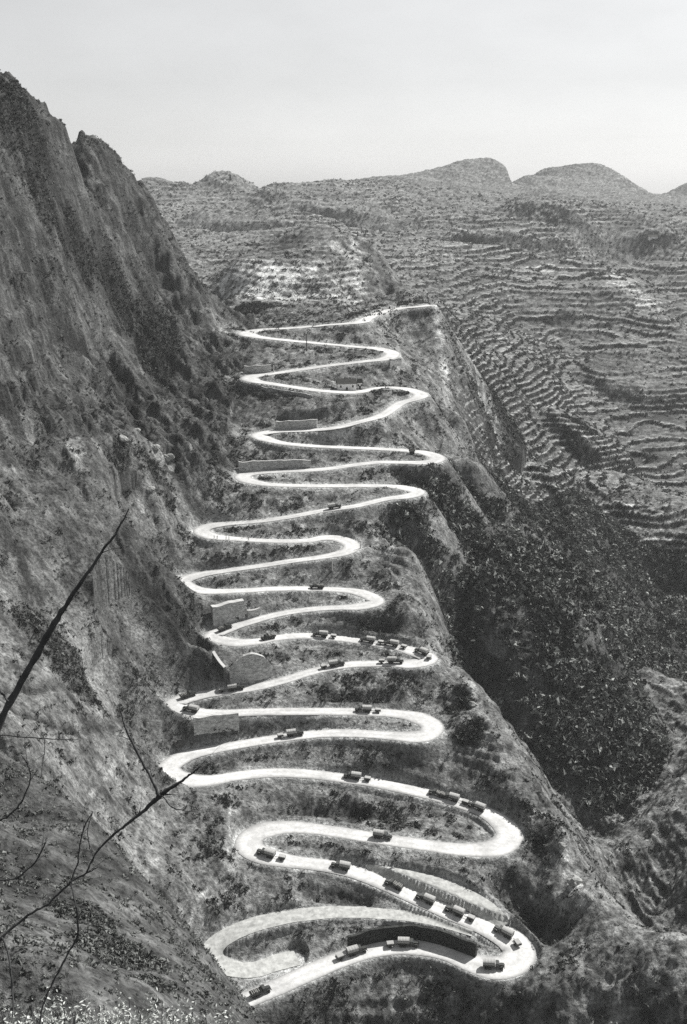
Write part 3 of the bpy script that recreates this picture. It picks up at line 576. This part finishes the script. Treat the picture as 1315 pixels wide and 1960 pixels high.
def make_truck(kind):
    t = empty('cargo_truck', (0, 0, 0))
    part('chassis', box(box(B(), -3.1, 3.0, -.5, -.3, .55, .8), -3.1, 3.0, .3, .5, .55, .8), M_dark, t)
    bd = B(); box(bd, 1.75, 3.15, -.55, .55, .8, 1.5, .04); part('bonnet', bd, M_body, t, .06)
    for sy in (-1, 1):
        f = B(); a = .56*sy; b = 1.05*sy; prism(f, [(1.55, .8), (1.75, 1.05), (2.2, 1.2), (2.75, 1.2), (3.1, .98), (3.1, .9), (2.7, 1.1), (2.25, 1.1), (1.8, .95), (1.6, .7)], min(a, b), max(a, b)); part('fender', f, M_body, t)
    bp = B(); box(bp, 3.18, 3.32, -1.05, 1.05, .6, .82); part('bumper', bp, M_dark, t, .02)
    g = B(); box(g, 3.15, 3.2, -.42, .42, .85, 1.42); part('grille', g, M_dark, t)
    for sy in (-.78, .78): part('headlight', cyl(B(), (3.05, sy, 1.22), .13, .16, 'X'), M_rim, t)
    c = B(); prism(c, [(.55, .8), (1.75, .8), (1.75, 1.55), (1.5, 2.2), (.55, 2.25)], -.98, .98); cab = part('cab', c, M_body, t, .04)
    wn = B(); prism(wn, [(1.775, 1.58), (1.56, 2.12), (1.545, 2.115), (1.76, 1.57)], -.85, .85); part('windscreen', wn, M_glass, cab)
    for sy in (-.985, .985): w_ = B(); box(w_, .8, 1.45, sy-.012, sy+.012, 1.6, 2.05); part('side_window', w_, M_glass, cab)
    b = B(); box(b, -3.3, .42, -1.1, 1.1, 1.0, 1.12); box(b, -3.3, .42, -1.1, -1.02, 1.12, 1.62); box(b, -3.3, .42, 1.02, 1.1, 1.12, 1.62); box(b, -3.3, -3.22, -1.02, 1.02, 1.12, 1.6); box(b, .34, .42, -1.02, 1.02, 1.12, 1.7)
    part('cargo_bed', b, M_body, t)
    if kind == 'covered':
        prof = [(-1.08, 1.64), (-1.1, 2.35), (-.95, 2.62), (-.55, 2.8), (0, 2.86), (.55, 2.8), (.95, 2.62), (1.1, 2.35), (1.08, 1.64)]; cv = B()
        for k in range(9):
            x = -3.27+k*(3.66/8); sag = .05 if k % 2 else 0
            for y, z in prof: cv.verts.new((x, y, z-sag*(z > 2)))
        cv.verts.ensure_lookup_table(); n = len(prof)
        for k in range(8):
            for q in range(n-1): cv.faces.new([cv.verts[i_] for i_ in (k*n+q, k*n+q+1, (k+1)*n+q+1, (k+1)*n+q)])
        cv.faces.new([cv.verts[i_] for i_ in range(n)]); cv.faces.new([cv.verts[8*n+i_] for i_ in range(n)][::-1])
        part('canvas_cover', cv, M_canvas, t, smooth=False)
    else:
        ld = B()
        for k in range(6): box(ld, -3.0+k*.55, -2.5+k*.55, -.9, .9, 1.14, 1.75+.16*(k % 3), .08)
        part('load', ld, M_load, t, .05)
        fr = B(); box(fr, .28, .34, -1.02, 1.02, 1.7, 2.6); part('bed_headboard', fr, M_body, t)
    for sy in (-.92, .92): wheel(t, 2.4, sy)
    for x in (-1.2, -2.35):
        for sy in (-.92, .92): wheel(t, x, sy, .48, .36)
    return t
def make_trailer():
    t = empty('cargo_trailer', (0, 0, 0)); b = B(); box(b, -1.3, 1.1, -.9, .9, .75, 1.3); part('trailer_box', b, M_body, t, .02)
    c = B(); prism(c, [(-1.28, 1.3), (1.08, 1.3), (1.02, 1.62), (-1.22, 1.62)], -.88, .88); part('canvas_cover', c, M_canvas, t, .08)
    d = B(); box(d, 1.1, 2.3, -.06, .06, .62, .74); part('drawbar', d, M_dark, t)
    for sy in (-.98, .98): wheel(t, -.1, sy, .42, .2)
    return t
protos = {'covered': make_truck('covered'), 'open': make_truck('open'), 'trailer': make_trailer()}
kids = {}
for o in list(C.objects):
    kids.setdefault(o.name, [])
    if o.parent: kids.setdefault(o.parent.name, []).append(o)
used = set()
def spawn(kind):
    if kind not in used: used.add(kind); o = protos[kind]
    else: o = copy_tree(protos[kind])
    o.scale = (.93, .93, .93); return o
def proj(p):
    d = p[1]*cp-p[2]*sp; return W0/2+p[0]/d*F, H0/2-(p[1]*sp+p[2]*cp)/d*F
RPX = np.array([proj(p) for p in road]); RD = np.r_[0, np.cumsum(np.linalg.norm(np.diff(road, axis=0), axis=1))]
def at_dist(s_):
    p = np.array([np.interp(s_, RD, road[:, k]) for k in range(3)]); a = np.array([np.interp(s_-2.4, RD, road[:, k]) for k in range(3)]); b = np.array([np.interp(s_+2.4, RD, road[:, k]) for k in range(3)])
    return p, a-b            # forward = uphill = towards the start of the trace
def put(o, s_, side=0.0, yaw=0):
    p, f = at_dist(s_); f = f/np.linalg.norm(f); n = np.array([-f[1], f[0]]); n /= np.linalg.norm(n)
    o.location = (p[0]+n[0]*side, p[1]+n[1]*side, p[2]+CZ+.15); o.rotation_euler = (0, -math.asin(f[2]), math.atan2(f[1], f[0])+yaw)
# (photo x, y, kind, tows a trailer, how it reads)
TRUCKS = [
 (497,1899,'open',0,'open dark truck nearest the camera on the lowest stretch of road'),
 (680,1818,'covered',1,'pale topped truck climbing the bottom road just before its crest'),
 (786,1799,'covered',1,'pale topped truck at the crest of the bottom road under the long dark wall'),
 (948,1841,'covered',0,'canvas covered truck entering the lowest right hand bend'),
 (965,1787,'covered',1,'canvas covered truck leaving the lowest right hand bend'),
 (873,1746,'covered',1,'canvas covered truck below the pale disused dirt strip'),
 (814,1722,'covered',0,'lone pale topped truck between the uncovered one and one with trailer'),
 (755,1694,'open',0,'uncovered dark truck where the disused dirt strip splits off'),
 (652,1657,'covered',0,'lone covered truck midway along the straight above the disused loop'),
 (512,1637,'covered',1,'covered truck about to enter the lowest left hand bend of the main road'),
 (736,1602,'covered',0,'covered truck alone on the narrow leg above the lowest left bend'),
 (914,1549,'covered',0,'covered truck entering the big lower right loop from above'),
 (834,1524,'open',0,'uncovered dark truck leading two close together above the big right loop'),
 (860,1529,'covered',1,'pale topped truck right behind the uncovered one above the big right loop'),
 (678,1488,'covered',1,'covered truck alone in the middle of the long leg above the scrubby banks'),
 (565,1402,'covered',1,'covered truck on the leg under the pale square retaining wall'),
 (697,1358,'covered',1,'covered truck alone on the straight leg above the wide looping bend'),
 (365,1358,'covered',0,'covered truck at the left bend on top of the pale square retaining wall'),
 (358,1332,'open',0,'small uncovered truck just past the left bend above the square wall'),
 (452,1318,'covered',1,'covered truck at the foot of the rounded stone buttress'),
 (646,1269,'covered',1,'covered truck left of another on the leg right of the buttress'),
 (757,1266,'covered',1,'covered truck close to the crowded right bend on its lower leg'),
 (805,1250,'covered',1,'truck turning end on in the crowded right bend'),
 (751,1232,'covered',1,'rearmost covered truck of the pair on the upper leg of the crowded bend'),
 (706,1224,'covered',1,'front covered truck of the pair on the upper leg of the crowded bend'),
 (616,1215,'covered',1,'covered truck ahead of the pair, on the crest of the upper leg'),
 (513,1224,'open',0,'uncovered truck nearing the left bend below the stone block wall'),
 (433,1211,'open',0,'dark truck in the left bend at the foot of the stone block wall'),
 (608,1127,'open',0,'dark truck under the white marker post on the leg over the block wall'),
 (642,972,'covered',0,'farthest tiny truck on the long diagonal leg above the walkers')]
TRL = ['small trailer on the bottom road just before its crest', 'small trailer at the crest of the bottom road under the dark wall', 'small trailer inside the lowest right hand bend', 'small trailer below the pale disused dirt strip',
 'small trailer just past the lowest left hand bend', 'rearmost small trailer above the big lower right loop', 'small trailer in the middle of the long leg above the scrubby banks', 'small trailer on the leg under the square retaining wall',
 'small trailer alone on the straight leg above the wide looping bend', 'small trailer at the foot of the rounded stone buttress', 'small trailer on the leg right of the buttress, halfway to the bend', 'small trailer nearest the crowded bend on its lower leg',
 'small trailer turning in the crowded right bend', 'small trailer of the rearmost truck on the upper leg of the crowded bend', 'small trailer between two close covered trucks on the upper leg', 'small trailer behind the truck on the crest of the upper leg']
for u, v, kind, tow, lab in TRUCKS:
    k = int(np.argmin(np.hypot(RPX[:, 0]-u, (RPX[:, 1]-v)*1.6))); t = spawn(kind); side = random.uniform(-.35, .35); put(t, RD[k], side, random.uniform(-.02, .02))
    tag(t, lab, 'truck', 'trucks climbing the switchback road')
    if tow:
        tr = spawn('trailer'); put(tr, RD[k]+5.3, side); tag(tr, TRL.pop(0), 'trailer', 'trailers towed by the trucks')
# ------------------------------------------------------------------ walkers on the upper legs
def make_person(step):
    me = bpy.data.meshes.new('person'); s_ = step*.22
    J = {'pel': (0, 0, .95, .15), 'wai': (0, 0, 1.1, .13), 'che': (0, 0, 1.35, .165), 'nek': (.01, 0, 1.5, .06), 'hed': (.03, 0, 1.6, .085), 'top': (.03, 0, 1.7, .07),
         'lh': (0, .1, .9, .1), 'lk': (s_*.6+.04, .1, .5, .068), 'la': (s_, .1, .09, .045), 'lt': (s_+.17, .11, .04, .04), 'rh': (0, -.1, .9, .1), 'rk': (-s_*.3+.04, -.1, .5, .068), 'ra': (-s_, -.1, .09, .045), 'rt': (-s_+.17, -.11, .04, .04),
         'ls': (0, .19, 1.42, .07), 'le': (-s_*.5, .25, 1.15, .048), 'lw': (-s_*.6+.1, .24, .9, .034), 'rs': (0, -.19, 1.42, .07), 're': (s_*.5, -.25, 1.15, .048), 'rw': (s_*.6+.1, -.24, .9, .034)}
    E = 'pel-wai wai-che che-nek nek-hed hed-top pel-lh lh-lk lk-la la-lt pel-rh rh-rk rk-ra ra-rt che-ls ls-le le-lw che-rs rs-re re-rw'.split()
    ks = list(J); me.from_pydata([J[k][:3] for k in ks], [tuple(ks.index(q) for q in e.split('-')) for e in E], [])
    o = bpy.data.objects.new('tmp', me); C.objects.link(o); o.modifiers.new('s', 'SKIN'); sv = me.skin_vertices[0].data
    for k, q in enumerate(ks): sv[k].radius = (J[q][3], J[q][3]); sv[k].use_root = (q == 'pel')
    m2 = o.modifiers.new('d', 'SUBSURF'); m2.levels = 1; m2.render_levels = 1
    bpy.context.view_layer.update(); ev = o.evaluated_get(bpy.context.evaluated_depsgraph_get()); nm = bpy.data.meshes.new_from_object(ev)
    bpy.data.objects.remove(o); nm.name = 'person'; nm.materials.clear(); nm.materials.append(M_cloth); nm.materials.append(M_skin)
    for p in nm.polygons: p.material_index = 1 if p.center.z > 1.49 else 0; p.use_smooth = True
    po = bpy.data.objects.new('person', nm); C.objects.link(po)
    h = B(); bmesh.ops.create_uvsphere(h, u_segments=10, v_segments=7, radius=.11, matrix=Matrix.Translation((.015, 0, 1.68)) @ Matrix.Diagonal((1.1, 1, .75, 1))); part('hair', h, M_hair, po, smooth=True)
    return po
pp = [make_person(1), make_person(-1)]; kids = {o.name: [c for c in C.objects if c.parent == o] for o in C.objects}
WALK = [(438,996,-1),(446,995,-1),(455,994,-1),(466,994,-1),(476,992,-1),(484,993,-1),(496,990,-1),(506,989,-1),(420,1012,1),(421,1022,1),(435,1023,1),(441,1026,1),(467,1031,-1),(474,1035,1),(478,1030,-1)]
WL = ['person at the left end of the file along the far verge','person second from the left end of the file along the far verge','person third along the file on the far verge','person just left of the middle of the file on the far verge','person just right of the middle of the file on the far verge','person third from the right end of the far verge file','person second from the right end of the far verge file','person at the right end of the file along the far verge',
      'person alone on the inside of the left bend','person just below the one inside the left bend','person left of two on the inner verge below the bend','person right of two on the inner verge below the bend','person leftmost of the three standing farther down the road','person in front, nearest the camera, of the three farther down the road','person rightmost of the three standing farther down the road']
for n_, ((u, v, sd_), lab) in enumerate(zip(WALK, WL)):
    o = pp[n_] if n_ < 2 else copy_tree(pp[n_ % 2]); q = P(u, v, 1); kk = int(np.argmin(np.hypot(RPX[:, 0]-u, (RPX[:, 1]-(v+6))*2))); p, f = at_dist(RD[kk]); n = np.array([-f[1], f[0]])/np.hypot(f[0], f[1])
    if n[1]*(-sd_) < 0: n = -n
    o.location = (p[0]+n[0]*hwR[kk]*.7, p[1]+n[1]*hwR[kk]*.7, p[2]+CZ+.13); o.rotation_euler = (0, 0, math.atan2(f[1], f[0])+random.uniform(-.4, .4)); tag(o, lab, 'person', 'people walking on the road')
# ------------------------------------------------------------------ retaining walls, posts, huts, rocks
def wall(name, base, hpx, thick, mat, label, cope=True, back=1, arch=None, sink=1.2, group='retaining walls along the road', slump=0):
    """base: photo trace of the foot of the wall; hpx: height seen in the photo"""
    pts = [hit(u, v) for u, v in base]; pts = np.array([p for p in pts if p is not None]); c = resample(catmull(pts, 5), .9) if len(pts) > 2 else resample(np.array(pts), .9)
    r = np.linalg.norm(c.mean(0)); h = hpx*r/F/math.cos(math.asin(min(.9, -c.mean(0)[2]/r)))
    root = empty(name, (c[:, 0].mean(), c[:, 1].mean(), c[:, 2].min()+CZ)); O = np.array(root.location)
    t = np.gradient(c[:, :2], axis=0); t /= np.linalg.norm(t, axis=1)[:, None]+1e-9; n = np.column_stack([-t[:, 1], t[:, 0]])
    if (n[:, 1].mean() < 0) == (back > 0): n = -n
    m = len(c); bm = B(); cb_ = B(); top = np.linspace(c[0, 2], c[-1, 2], m)+h
    if arch is not None: top = c[:, 2]+h*np.interp(np.linspace(0, 1, m), *arch)
    top = top+fbm(np.arange(m)*1., np.zeros(m), 5, 3, 8)*.7
    def sect(bmx, x0, x1, zl, zh):
        rows = []
        for k in range(m):
            w_ = lambda off, z: bmx.verts.new((c[k, 0]+n[k, 0]*off-O[0], c[k, 1]+n[k, 1]*off-O[1], z+CZ-O[2]))
            rows.append([w_(x0, zl[k]), w_(x0+.08*h*(zh[k]-zl[k] > 1), zh[k]), w_(x1, zh[k]), w_(x1, zl[k])])
        for a_, b_ in zip(rows[:-1], rows[1:]):
            for q in range(4): bmx.faces.new((a_[q], b_[q], b_[(q+1) % 4], a_[(q+1) % 4]))
        bmx.faces.new(rows[0]); bmx.faces.new(rows[-1][::-1])
    sect(bm, 0, thick, c[:, 2]-sink, top); part('stonework', bm, mat, root)
    if cope: sect(cb_, .08*h-.12, thick+.1, top+.003, top+.28); part('coping', cb_, M_cop, root)
    return tag(root, label, 'wall', group), c, h
wall('retaining_wall', [(467,715),(495,714),(521,712)], 13, 1.2, M_stone, 'pale stone retaining wall at the left bend second from the top')
wall('retaining_wall', [(457,899),(520,899),(596,895)], 13, 1.0, M_stone2, 'long low grey wall with pale rim above the middle left bend')
wall('retaining_wall', [(527,823),(570,822),(607,819)], 15, 1.2, M_stone, 'pale low stone wall right of a dark hollow above the third left bend')
wall('retaining_wall', [(409,1199),(440,1193),(471,1184)], 33, 3, M_stone, 'tall pale block shaped wall with dark left end above the left bend')
wall('retaining_wall', [(475,1183),(500,1177)], 12, 1.0, M_stone, 'short low pale wall just right of the tall block shaped wall')
wall('stone_buttress', [(440,1311),(470,1308),(500,1302),(527,1295)], 50, 2.5, M_stone, 'broad rounded stone buttress beside the road, topped by an arch of turf', False, arch=([0,.12,.3,.55,.8,1],[.45,.78,.96,1,.8,.35]))
wall('culvert_wall', [(428,1303),(418,1290),(404,1270)], 22, 1.6, M_dstone, 'dark slanting culvert wall with bright rim left of the rounded buttress')  # dark stonework colour paints in the shade of the culvert recess
wall('retaining_wall', [(372,1409),(410,1404),(460,1398)], 30, 1.5, M_stone, 'square pale retaining wall below the left bend with a dark shadowed end')
wall('retaining_wall', [(748,706),(770,704)], 17, 1.2, M_stone, 'small pale masonry facing under the topmost right bend')
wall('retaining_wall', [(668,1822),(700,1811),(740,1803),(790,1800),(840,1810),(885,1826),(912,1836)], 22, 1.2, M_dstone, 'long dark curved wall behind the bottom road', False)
wall('retaining_wall', [(500,745),(540,752),(600,762)], 5, .8, M_stone2, 'faint low wall on the slope below the second left bend', False)
def post(name, u, v, hpx, rad, mat, label, cat):
    q = hit(u, v); r = np.linalg.norm(q); h = hpx*r/F; t = empty(name, (q[0], q[1], q[2]+CZ)); part('shaft', cyl(B(), (0, 0, h/2-.2), rad, h+.4, 'Z', 8, rad*.75), mat, t); part('cap', cyl(B(), (0, 0, h+.06), rad*1.25, .12, 'Z', 8), mat, t); return tag(t, label, cat)
post('marker_post', 636, 1091, 22, .28, M_cop, 'white marker post on the bank under the upper right bend', 'post')
post('marker_post', 690, 1050, 16, .22, M_cop, 'short white post on the outer edge of the right bend', 'post')
post('marker_post', 524, 714, 14, .3, M_cop, 'white post at the right end of the topmost left wall', 'post')
post('wooden_pole', 587, 672, 32, .3, M_wood, 'tall dark wooden pole on the slope below the topmost straight', 'pole')
post('marker_post', 438, 836, 9, .2, M_cop, 'tiny white post left of the third left bend', 'post')
def house(u, v, wpx, hpx, mat, label, name='house'):
    q = hit(u, v); r = np.linalg.norm(q); w_ = wpx*r/F; h = hpx*r/F; d = w_*.5; t = empty(name, (q[0], q[1], q[2]+CZ-.3), (0, 0, .12))
    b = B(); box(b, -w_/2, w_/2, 0, d, -2.5, h*.62); part('wall', b, mat, t)
    rf = B(); a_ = [(-w_/2-.4, h*.62), (w_/2+.4, h*.62), (w_/2-.2, h), (-w_/2+.2, h)]
    vs = [rf.verts.new(c) for c in ((-w_/2-.4, -.5, h*.6), (w_/2+.4, -.5, h*.6), (w_/2+.4, d+.5, h*.6), (-w_/2-.4, d+.5, h*.6), (-w_/2-.1, d/2, h), (w_/2+.1, d/2, h))]
    for f in ((0, 1, 5, 4), (2, 3, 4, 5), (1, 2, 5), (3, 0, 4), (0, 3, 2, 1)): rf.faces.new([vs[k] for k in f])
    part('roof', rf, M_roof, t)
    dr = B(); box(dr, -.5, .5, -.05, .1, 0, min(2, h*.55)); part('door', dr, M_dark, t)
    for x in (-w_*.32, w_*.32): wn = B(); box(wn, x-.4, x+.4, -.04, .1, h*.28, h*.48); part('window', wn, M_dark, t)
    return tag(t, label, name)
house(664, 747, 36, 22, M_plaster, 'whitewashed hut with dark roof beside the road near the top')
house(689, 744, 9, 20, M_plaster, 'narrow white shed at the right end of the hut', 'shed')
house(1250, 458, 17, 8, M_plaster, 'tiny white farmhouse on the far terraces at right')
house(789, 869, 9, 11, M_dstone, 'small dark stone hut in front of the right bend', 'hut')
house(967, 1298, 8, 7, M_plaster, 'tiny white hut on the dark scrub covered hill', 'hut')
house(1053, 740, 9, 5, M_plaster, 'tiny pale farmhouse among the terraces right of the road', 'house')
def boulder(u, v, px, label, mat, sq=.8):
    q = hit(u, v); r = np.linalg.norm(q); R_ = px*r/F/2; bm = B(); bmesh.ops.create_icosphere(bm, subdivisions=3, radius=R_)
    sd_ = random.randint(0, 99)
    for w_ in bm.verts:
        c = w_.co/R_; k = 1+.55*(float(vnoise(np.array([c.x*1.6+c.z]), np.array([c.y*1.6-c.z]), sd_)[0])-.5)+.25*(float(vnoise(np.array([c.x*4+c.z*3]), np.array([c.y*4]), sd_)[0])-.5)
        w_.co = Vector((c.x*k*1.15, c.y*k, c.z*k*sq))*R_
    o = part('boulder', bm, mat); o.location = (q[0], q[1], q[2]+CZ+R_*.2); o.rotation_euler = (0, 0, random.uniform(0, 6)); return tag(o, label, 'boulder', 'boulders on the slopes')
M_rock = node_mat('pale_rock', (.36, .365, .355), .95, (.7, .5, 1.25), .3); M_drock = node_mat('dark_rock', (.07, .07, .068), .95, (.7, .6, 1.5), .3)
for a_ in [(342,1424,17,'square dark boulder between the square wall and the left bend below it',M_drock),(322,878,20,'pale outcrop at the right end of the cliff foot',M_rock),(298,858,16,'pale boulder left of the rightmost one at the cliff foot',M_rock),(235,842,18,'pale rock on the cliff shelf at the upper left',M_rock),(262,826,12,'small pale rock above the others on the cliff shelf',M_rock),(288,938,14,'pale rock on the path below the cliff foot',M_rock),(905,1350,14,'pale rock on the steep right rim above the wide loop',M_rock),(1100,1690,22,'large pale slab on the lower right rim',M_rock),(1075,1620,13,'pale rock on the rim above the big pale slab',M_rock),(1130,1720,12,'pale rock on the rim below the big pale slab',M_rock)]: boulder(*a_)
q = hit(441, 344); tw_ = empty('watchtower', (q[0], q[1], q[2]+CZ-1)); part('tower_body', box(B(), -2.2, 2.2, -2.2, 2.2, 0, 8, .5), M_dstone, tw_); part('tower_roof', box(B(), -3, 3, -3, 3, 8, 11, 2.6), M_roof, tw_); tag(tw_, 'tiny dark tower on the pointed far peak at left', 'tower')
# ------------------------------------------------------------------ bare branches close to the camera, lower left
def tube(bm, pts, rad, seg=7):
    pts = [Vector(p) for p in pts]; rings = []
    for k, p in enumerate(pts):
        d = (pts[min(k+1, len(pts)-1)]-pts[max(k-1, 0)]).normalized(); a = d.cross(Vector((.2, 1, .1))).normalized(); b = d.cross(a)
        kn = 1+.16*math.sin(k*2.7)+.1*random.random()
        rings.append([bm.verts.new(p+(a*math.cos(TAU*j/seg)+b*math.sin(TAU*j/seg))*rad[k]*kn) for j in range(seg)])
    for r0, r1 in zip(rings[:-1], rings[1:]):
        for j in range(seg): bm.faces.new((r0[j], r0[(j+1) % seg], r1[(j+1) % seg], r1[j]))
    bm.faces.new(rings[0][::-1]); bm.faces.new(rings[-1])
def branch(parent, px, r0, r1, name='branch'):
    """px: (photo x, y, thickness in pixels)"""
    cv = catmull(np.array(px, float), 5); n = len(cv); rr = np.linspace(r0, r1, n); pts = []; rad = []
    for (u, v, w_), r in zip(cv, rr):
        p = P(u+random.uniform(-1, 1), v+random.uniform(-1, 1), r); pts.append((p[0]-parent.location.x, p[1]-parent.location.y, p[2]+CZ-parent.location.z)); rad.append(max(.6, w_*.68)*.5*r/F)
    bm = B(); tube(bm, pts, rad)
    for k in range(4, n-3, 5):
        L_ = random.uniform(.08, .28)*min(1, n/20); a0 = Vector(pts[k]); dr = (Vector(pts[k+1])-a0).normalized(); sd_ = Vector((random.uniform(-1, 1), random.uniform(-.5, .5), random.uniform(-.6, 1))).normalized()
        tube(bm, [a0, a0+(dr*.7+sd_*.5)*L_*.4, a0+(dr+sd_*.9)*L_*.8], [rad[k]*.4+.0008, .0016, .0008], 5)
    return part(name, bm, M_bark, parent, smooth=True)
def tree_root(name, u, v, r, label, cat='tree'):
    p = P(u, v, r); zg = zt(p[0], p[1]); t = empty(name, (p[0], p[1], zg+CZ)); bm = B(); H = p[2]-zg
    pts = [(0, 0, -.4)]+[(random.uniform(-.06, .06), random.uniform(-.06, .06), H*k/6) for k in range(1, 6)]+[(0, 0, H)]
    tube(bm, pts, [.09, .08, .07, .06, .05, .045, .03]); part('trunk', bm, M_bark, t, smooth=True); return tag(t, label, cat)
tA = tree_root('bare_tree', -190, 1760, 8.5, 'bare tree reaching a thick dark branch in from the left edge')
branch(tA, [(-190,1760,24),(-60,1540,22),(0,1385,19),(50,1290,17),(98,1205,17),(125,1160,13),(165,1100,9),(200,1050,7),(225,1015,6),(246,975,3)], 8.5, 7.5)
branch(tA, [(-190,1650,10),(-60,1590,7),(0,1570,5),(23,1556,4.5),(45,1528,4),(58,1488,3.5),(52,1462,3),(42,1446,2)], 8.5, 8.0)
branch(tA, [(-100,1290,7),(-30,1290,6),(0,1322,6),(16,1343,5)], 8.3, 8.0)
branch(tA, [(-90,1420,5),(0,1408,3),(60,1412,3),(120,1416,2),(150,1415,1)], 8.3, 8.0, 'twig')
branch(tA, [(86,1414,2.5),(84,1450,2.5),(78,1490,2)], 8.05, 8.0, 'twig')
tB = tree_root('bare_shrub', -70, 1960, 9.5, 'bare forked shrub whose thin branches cross the lower left slope', 'shrub')
branch(tB, [(-70,1960,9),(-40,1860,8),(4,1795,7),(54,1752,6),(93,1729,5.5),(136,1688,5),(165,1672,4),(190,1658,2.5)], 9.5, 9.2)
branch(tB, [(136,1688,4),(149,1650,4),(154,1610,4),(162,1582,4),(178,1553,2)], 9.3, 9.2)
branch(tB, [(178,1553,2),(168,1590,2.5),(172,1622,2.5),(180,1640,2)], 9.2, 9.2, 'twig')
branch(tB, [(165,1672,4),(186,1630,5),(215,1600,6),(240,1580,7),(272,1555,9),(300,1528,13),(312,1518,13),(349,1494,7),(370,1478,5),(386,1465,3)], 9.25, 9.0)
branch(tB, [(304,1524,9),(290,1492,7),(268,1450,7),(248,1410,6),(236,1380,4),(228,1345,2.5)], 9.05, 9.0)
branch(tB, [(310,1522,3),(330,1545,3),(352,1552,2.5),(375,1553,1.5)], 9.05, 9.0, 'twig')
branch(tB, [(4,1795,5),(15,1822,4.5),(20,1860,4.5),(25,1920,4),(24,1945,3)], 9.4, 9.3)
branch(tB, [(-70,1700,5),(0,1685,4),(31,1680,4),(66,1652,4),(82,1625,3.5),(90,1602,2)], 9.4, 9.2)
branch(tB, [(147,1735,5),(148,1790,5),(130,1825,5),(112,1860,5),(88,1910,4),(70,1980,5)], 9.2, 9.4)
branch(tB, [(136,1688,4),(140,1710,4),(147,1740,4)], 9.25, 9.2, 'twig')
# pale leafy shrubs rising into the bottom left corner
def leafy(u, v, r, wpx, label):
    p = P(u, v, r); zg = zt(p[0], p[1]); top = p[2]+CZ; t = empty('leafy_shrub', (p[0], p[1], zg+CZ)); H = p[2]-zg; bm = B()
    for k in range(5): a = TAU*k/5; tube(bm, [(0, 0, -.3), (.12*math.cos(a), .12*math.sin(a), H*.5), (.35*math.cos(a), .35*math.sin(a), H*.93)], [.035, .025, .01])
    part('stem', bm, M_bark, t, smooth=True)
    n = 2600; R_ = wpx*r/F/2; c = RNG.normal(size=(n, 3)); c /= np.linalg.norm(c, axis=1)[:, None]; c *= (RNG.random((n, 1))**.45)*(.8+.4*RNG.random((n, 1))); c[:, 0] *= R_; c[:, 1] *= R_; c[:, 2] = H*.72+c[:, 2]*H*.28
    d = RNG.normal(size=(n, 3)); d /= np.linalg.norm(d, axis=1)[:, None]; e = np.cross(d, RNG.normal(size=(n, 3))); e /= np.linalg.norm(e, axis=1)[:, None]; L = .018+.03*RNG.random((n, 1))
    Vq = np.stack([c-d*L, c+e*L*.35, c+d*L, c-e*L*.35], 1).reshape(-1, 3); al_ = np.repeat(.25+.4*RNG.random(n), 4)
    f = mesh_np('foliage', Vq, np.arange(n*4).reshape(-1, 4), LM, False, {'cover': np.column_stack([al_*.97, al_, al_*.96])}); f.parent = t; return tag(t, label, 'shrub', 'pale shrubs along the bottom edge')
for k, (u, v, w_, lab) in enumerate([(30,1925,100,'pale leafy shrub in the very corner at bottom left'),(95,1905,90,'pale leafy shrub second from the bottom left corner'),(165,1925,95,'low pale shrub third from the bottom left corner'),(225,1912,90,'pale shrub in the middle of the row along the bottom edge'),(290,1915,90,'pale shrub right of the middle of the bottom row'),(350,1925,80,'low pale shrub near the right end of the bottom row'),(420,1935,90,'pale shrub at the right end of the bottom row, under the road')]): leafy(u, v, 17+k*.7, w_, lab)
# ------------------------------------------------------------------ haze
hz = bpy.data.materials.new('haze_air'); hz.use_nodes = True; hn = hz.node_tree; hn.nodes.remove(hn.nodes['Principled BSDF'])
pv = hn.nodes.new('ShaderNodeVolumePrincipled'); pv.inputs['Color'].default_value = (.93, .95, .95, 1); pv.inputs['Density'].default_value = 6.5e-5
hn.links.new(pv.outputs[0], hn.nodes['Material Output'].inputs['Volume'])
bmh = bmesh.new(); bmesh.ops.create_cube(bmh, size=1)
zlo, zhi = V[:, 2].min()-1.5, max(V[:, 2].max(), CZ)+12
for vv in bmh.verts: vv.co = (vv.co.x*5400, 2250+vv.co.y*4760, zlo if vv.co.z < 0 else zhi)
hm = bpy.data.meshes.new('haze'); bmh.to_mesh(hm); hm.materials.append(hz); ho = bpy.data.objects.new('haze', hm); C.objects.link(ho); tag(ho, kind='stuff')
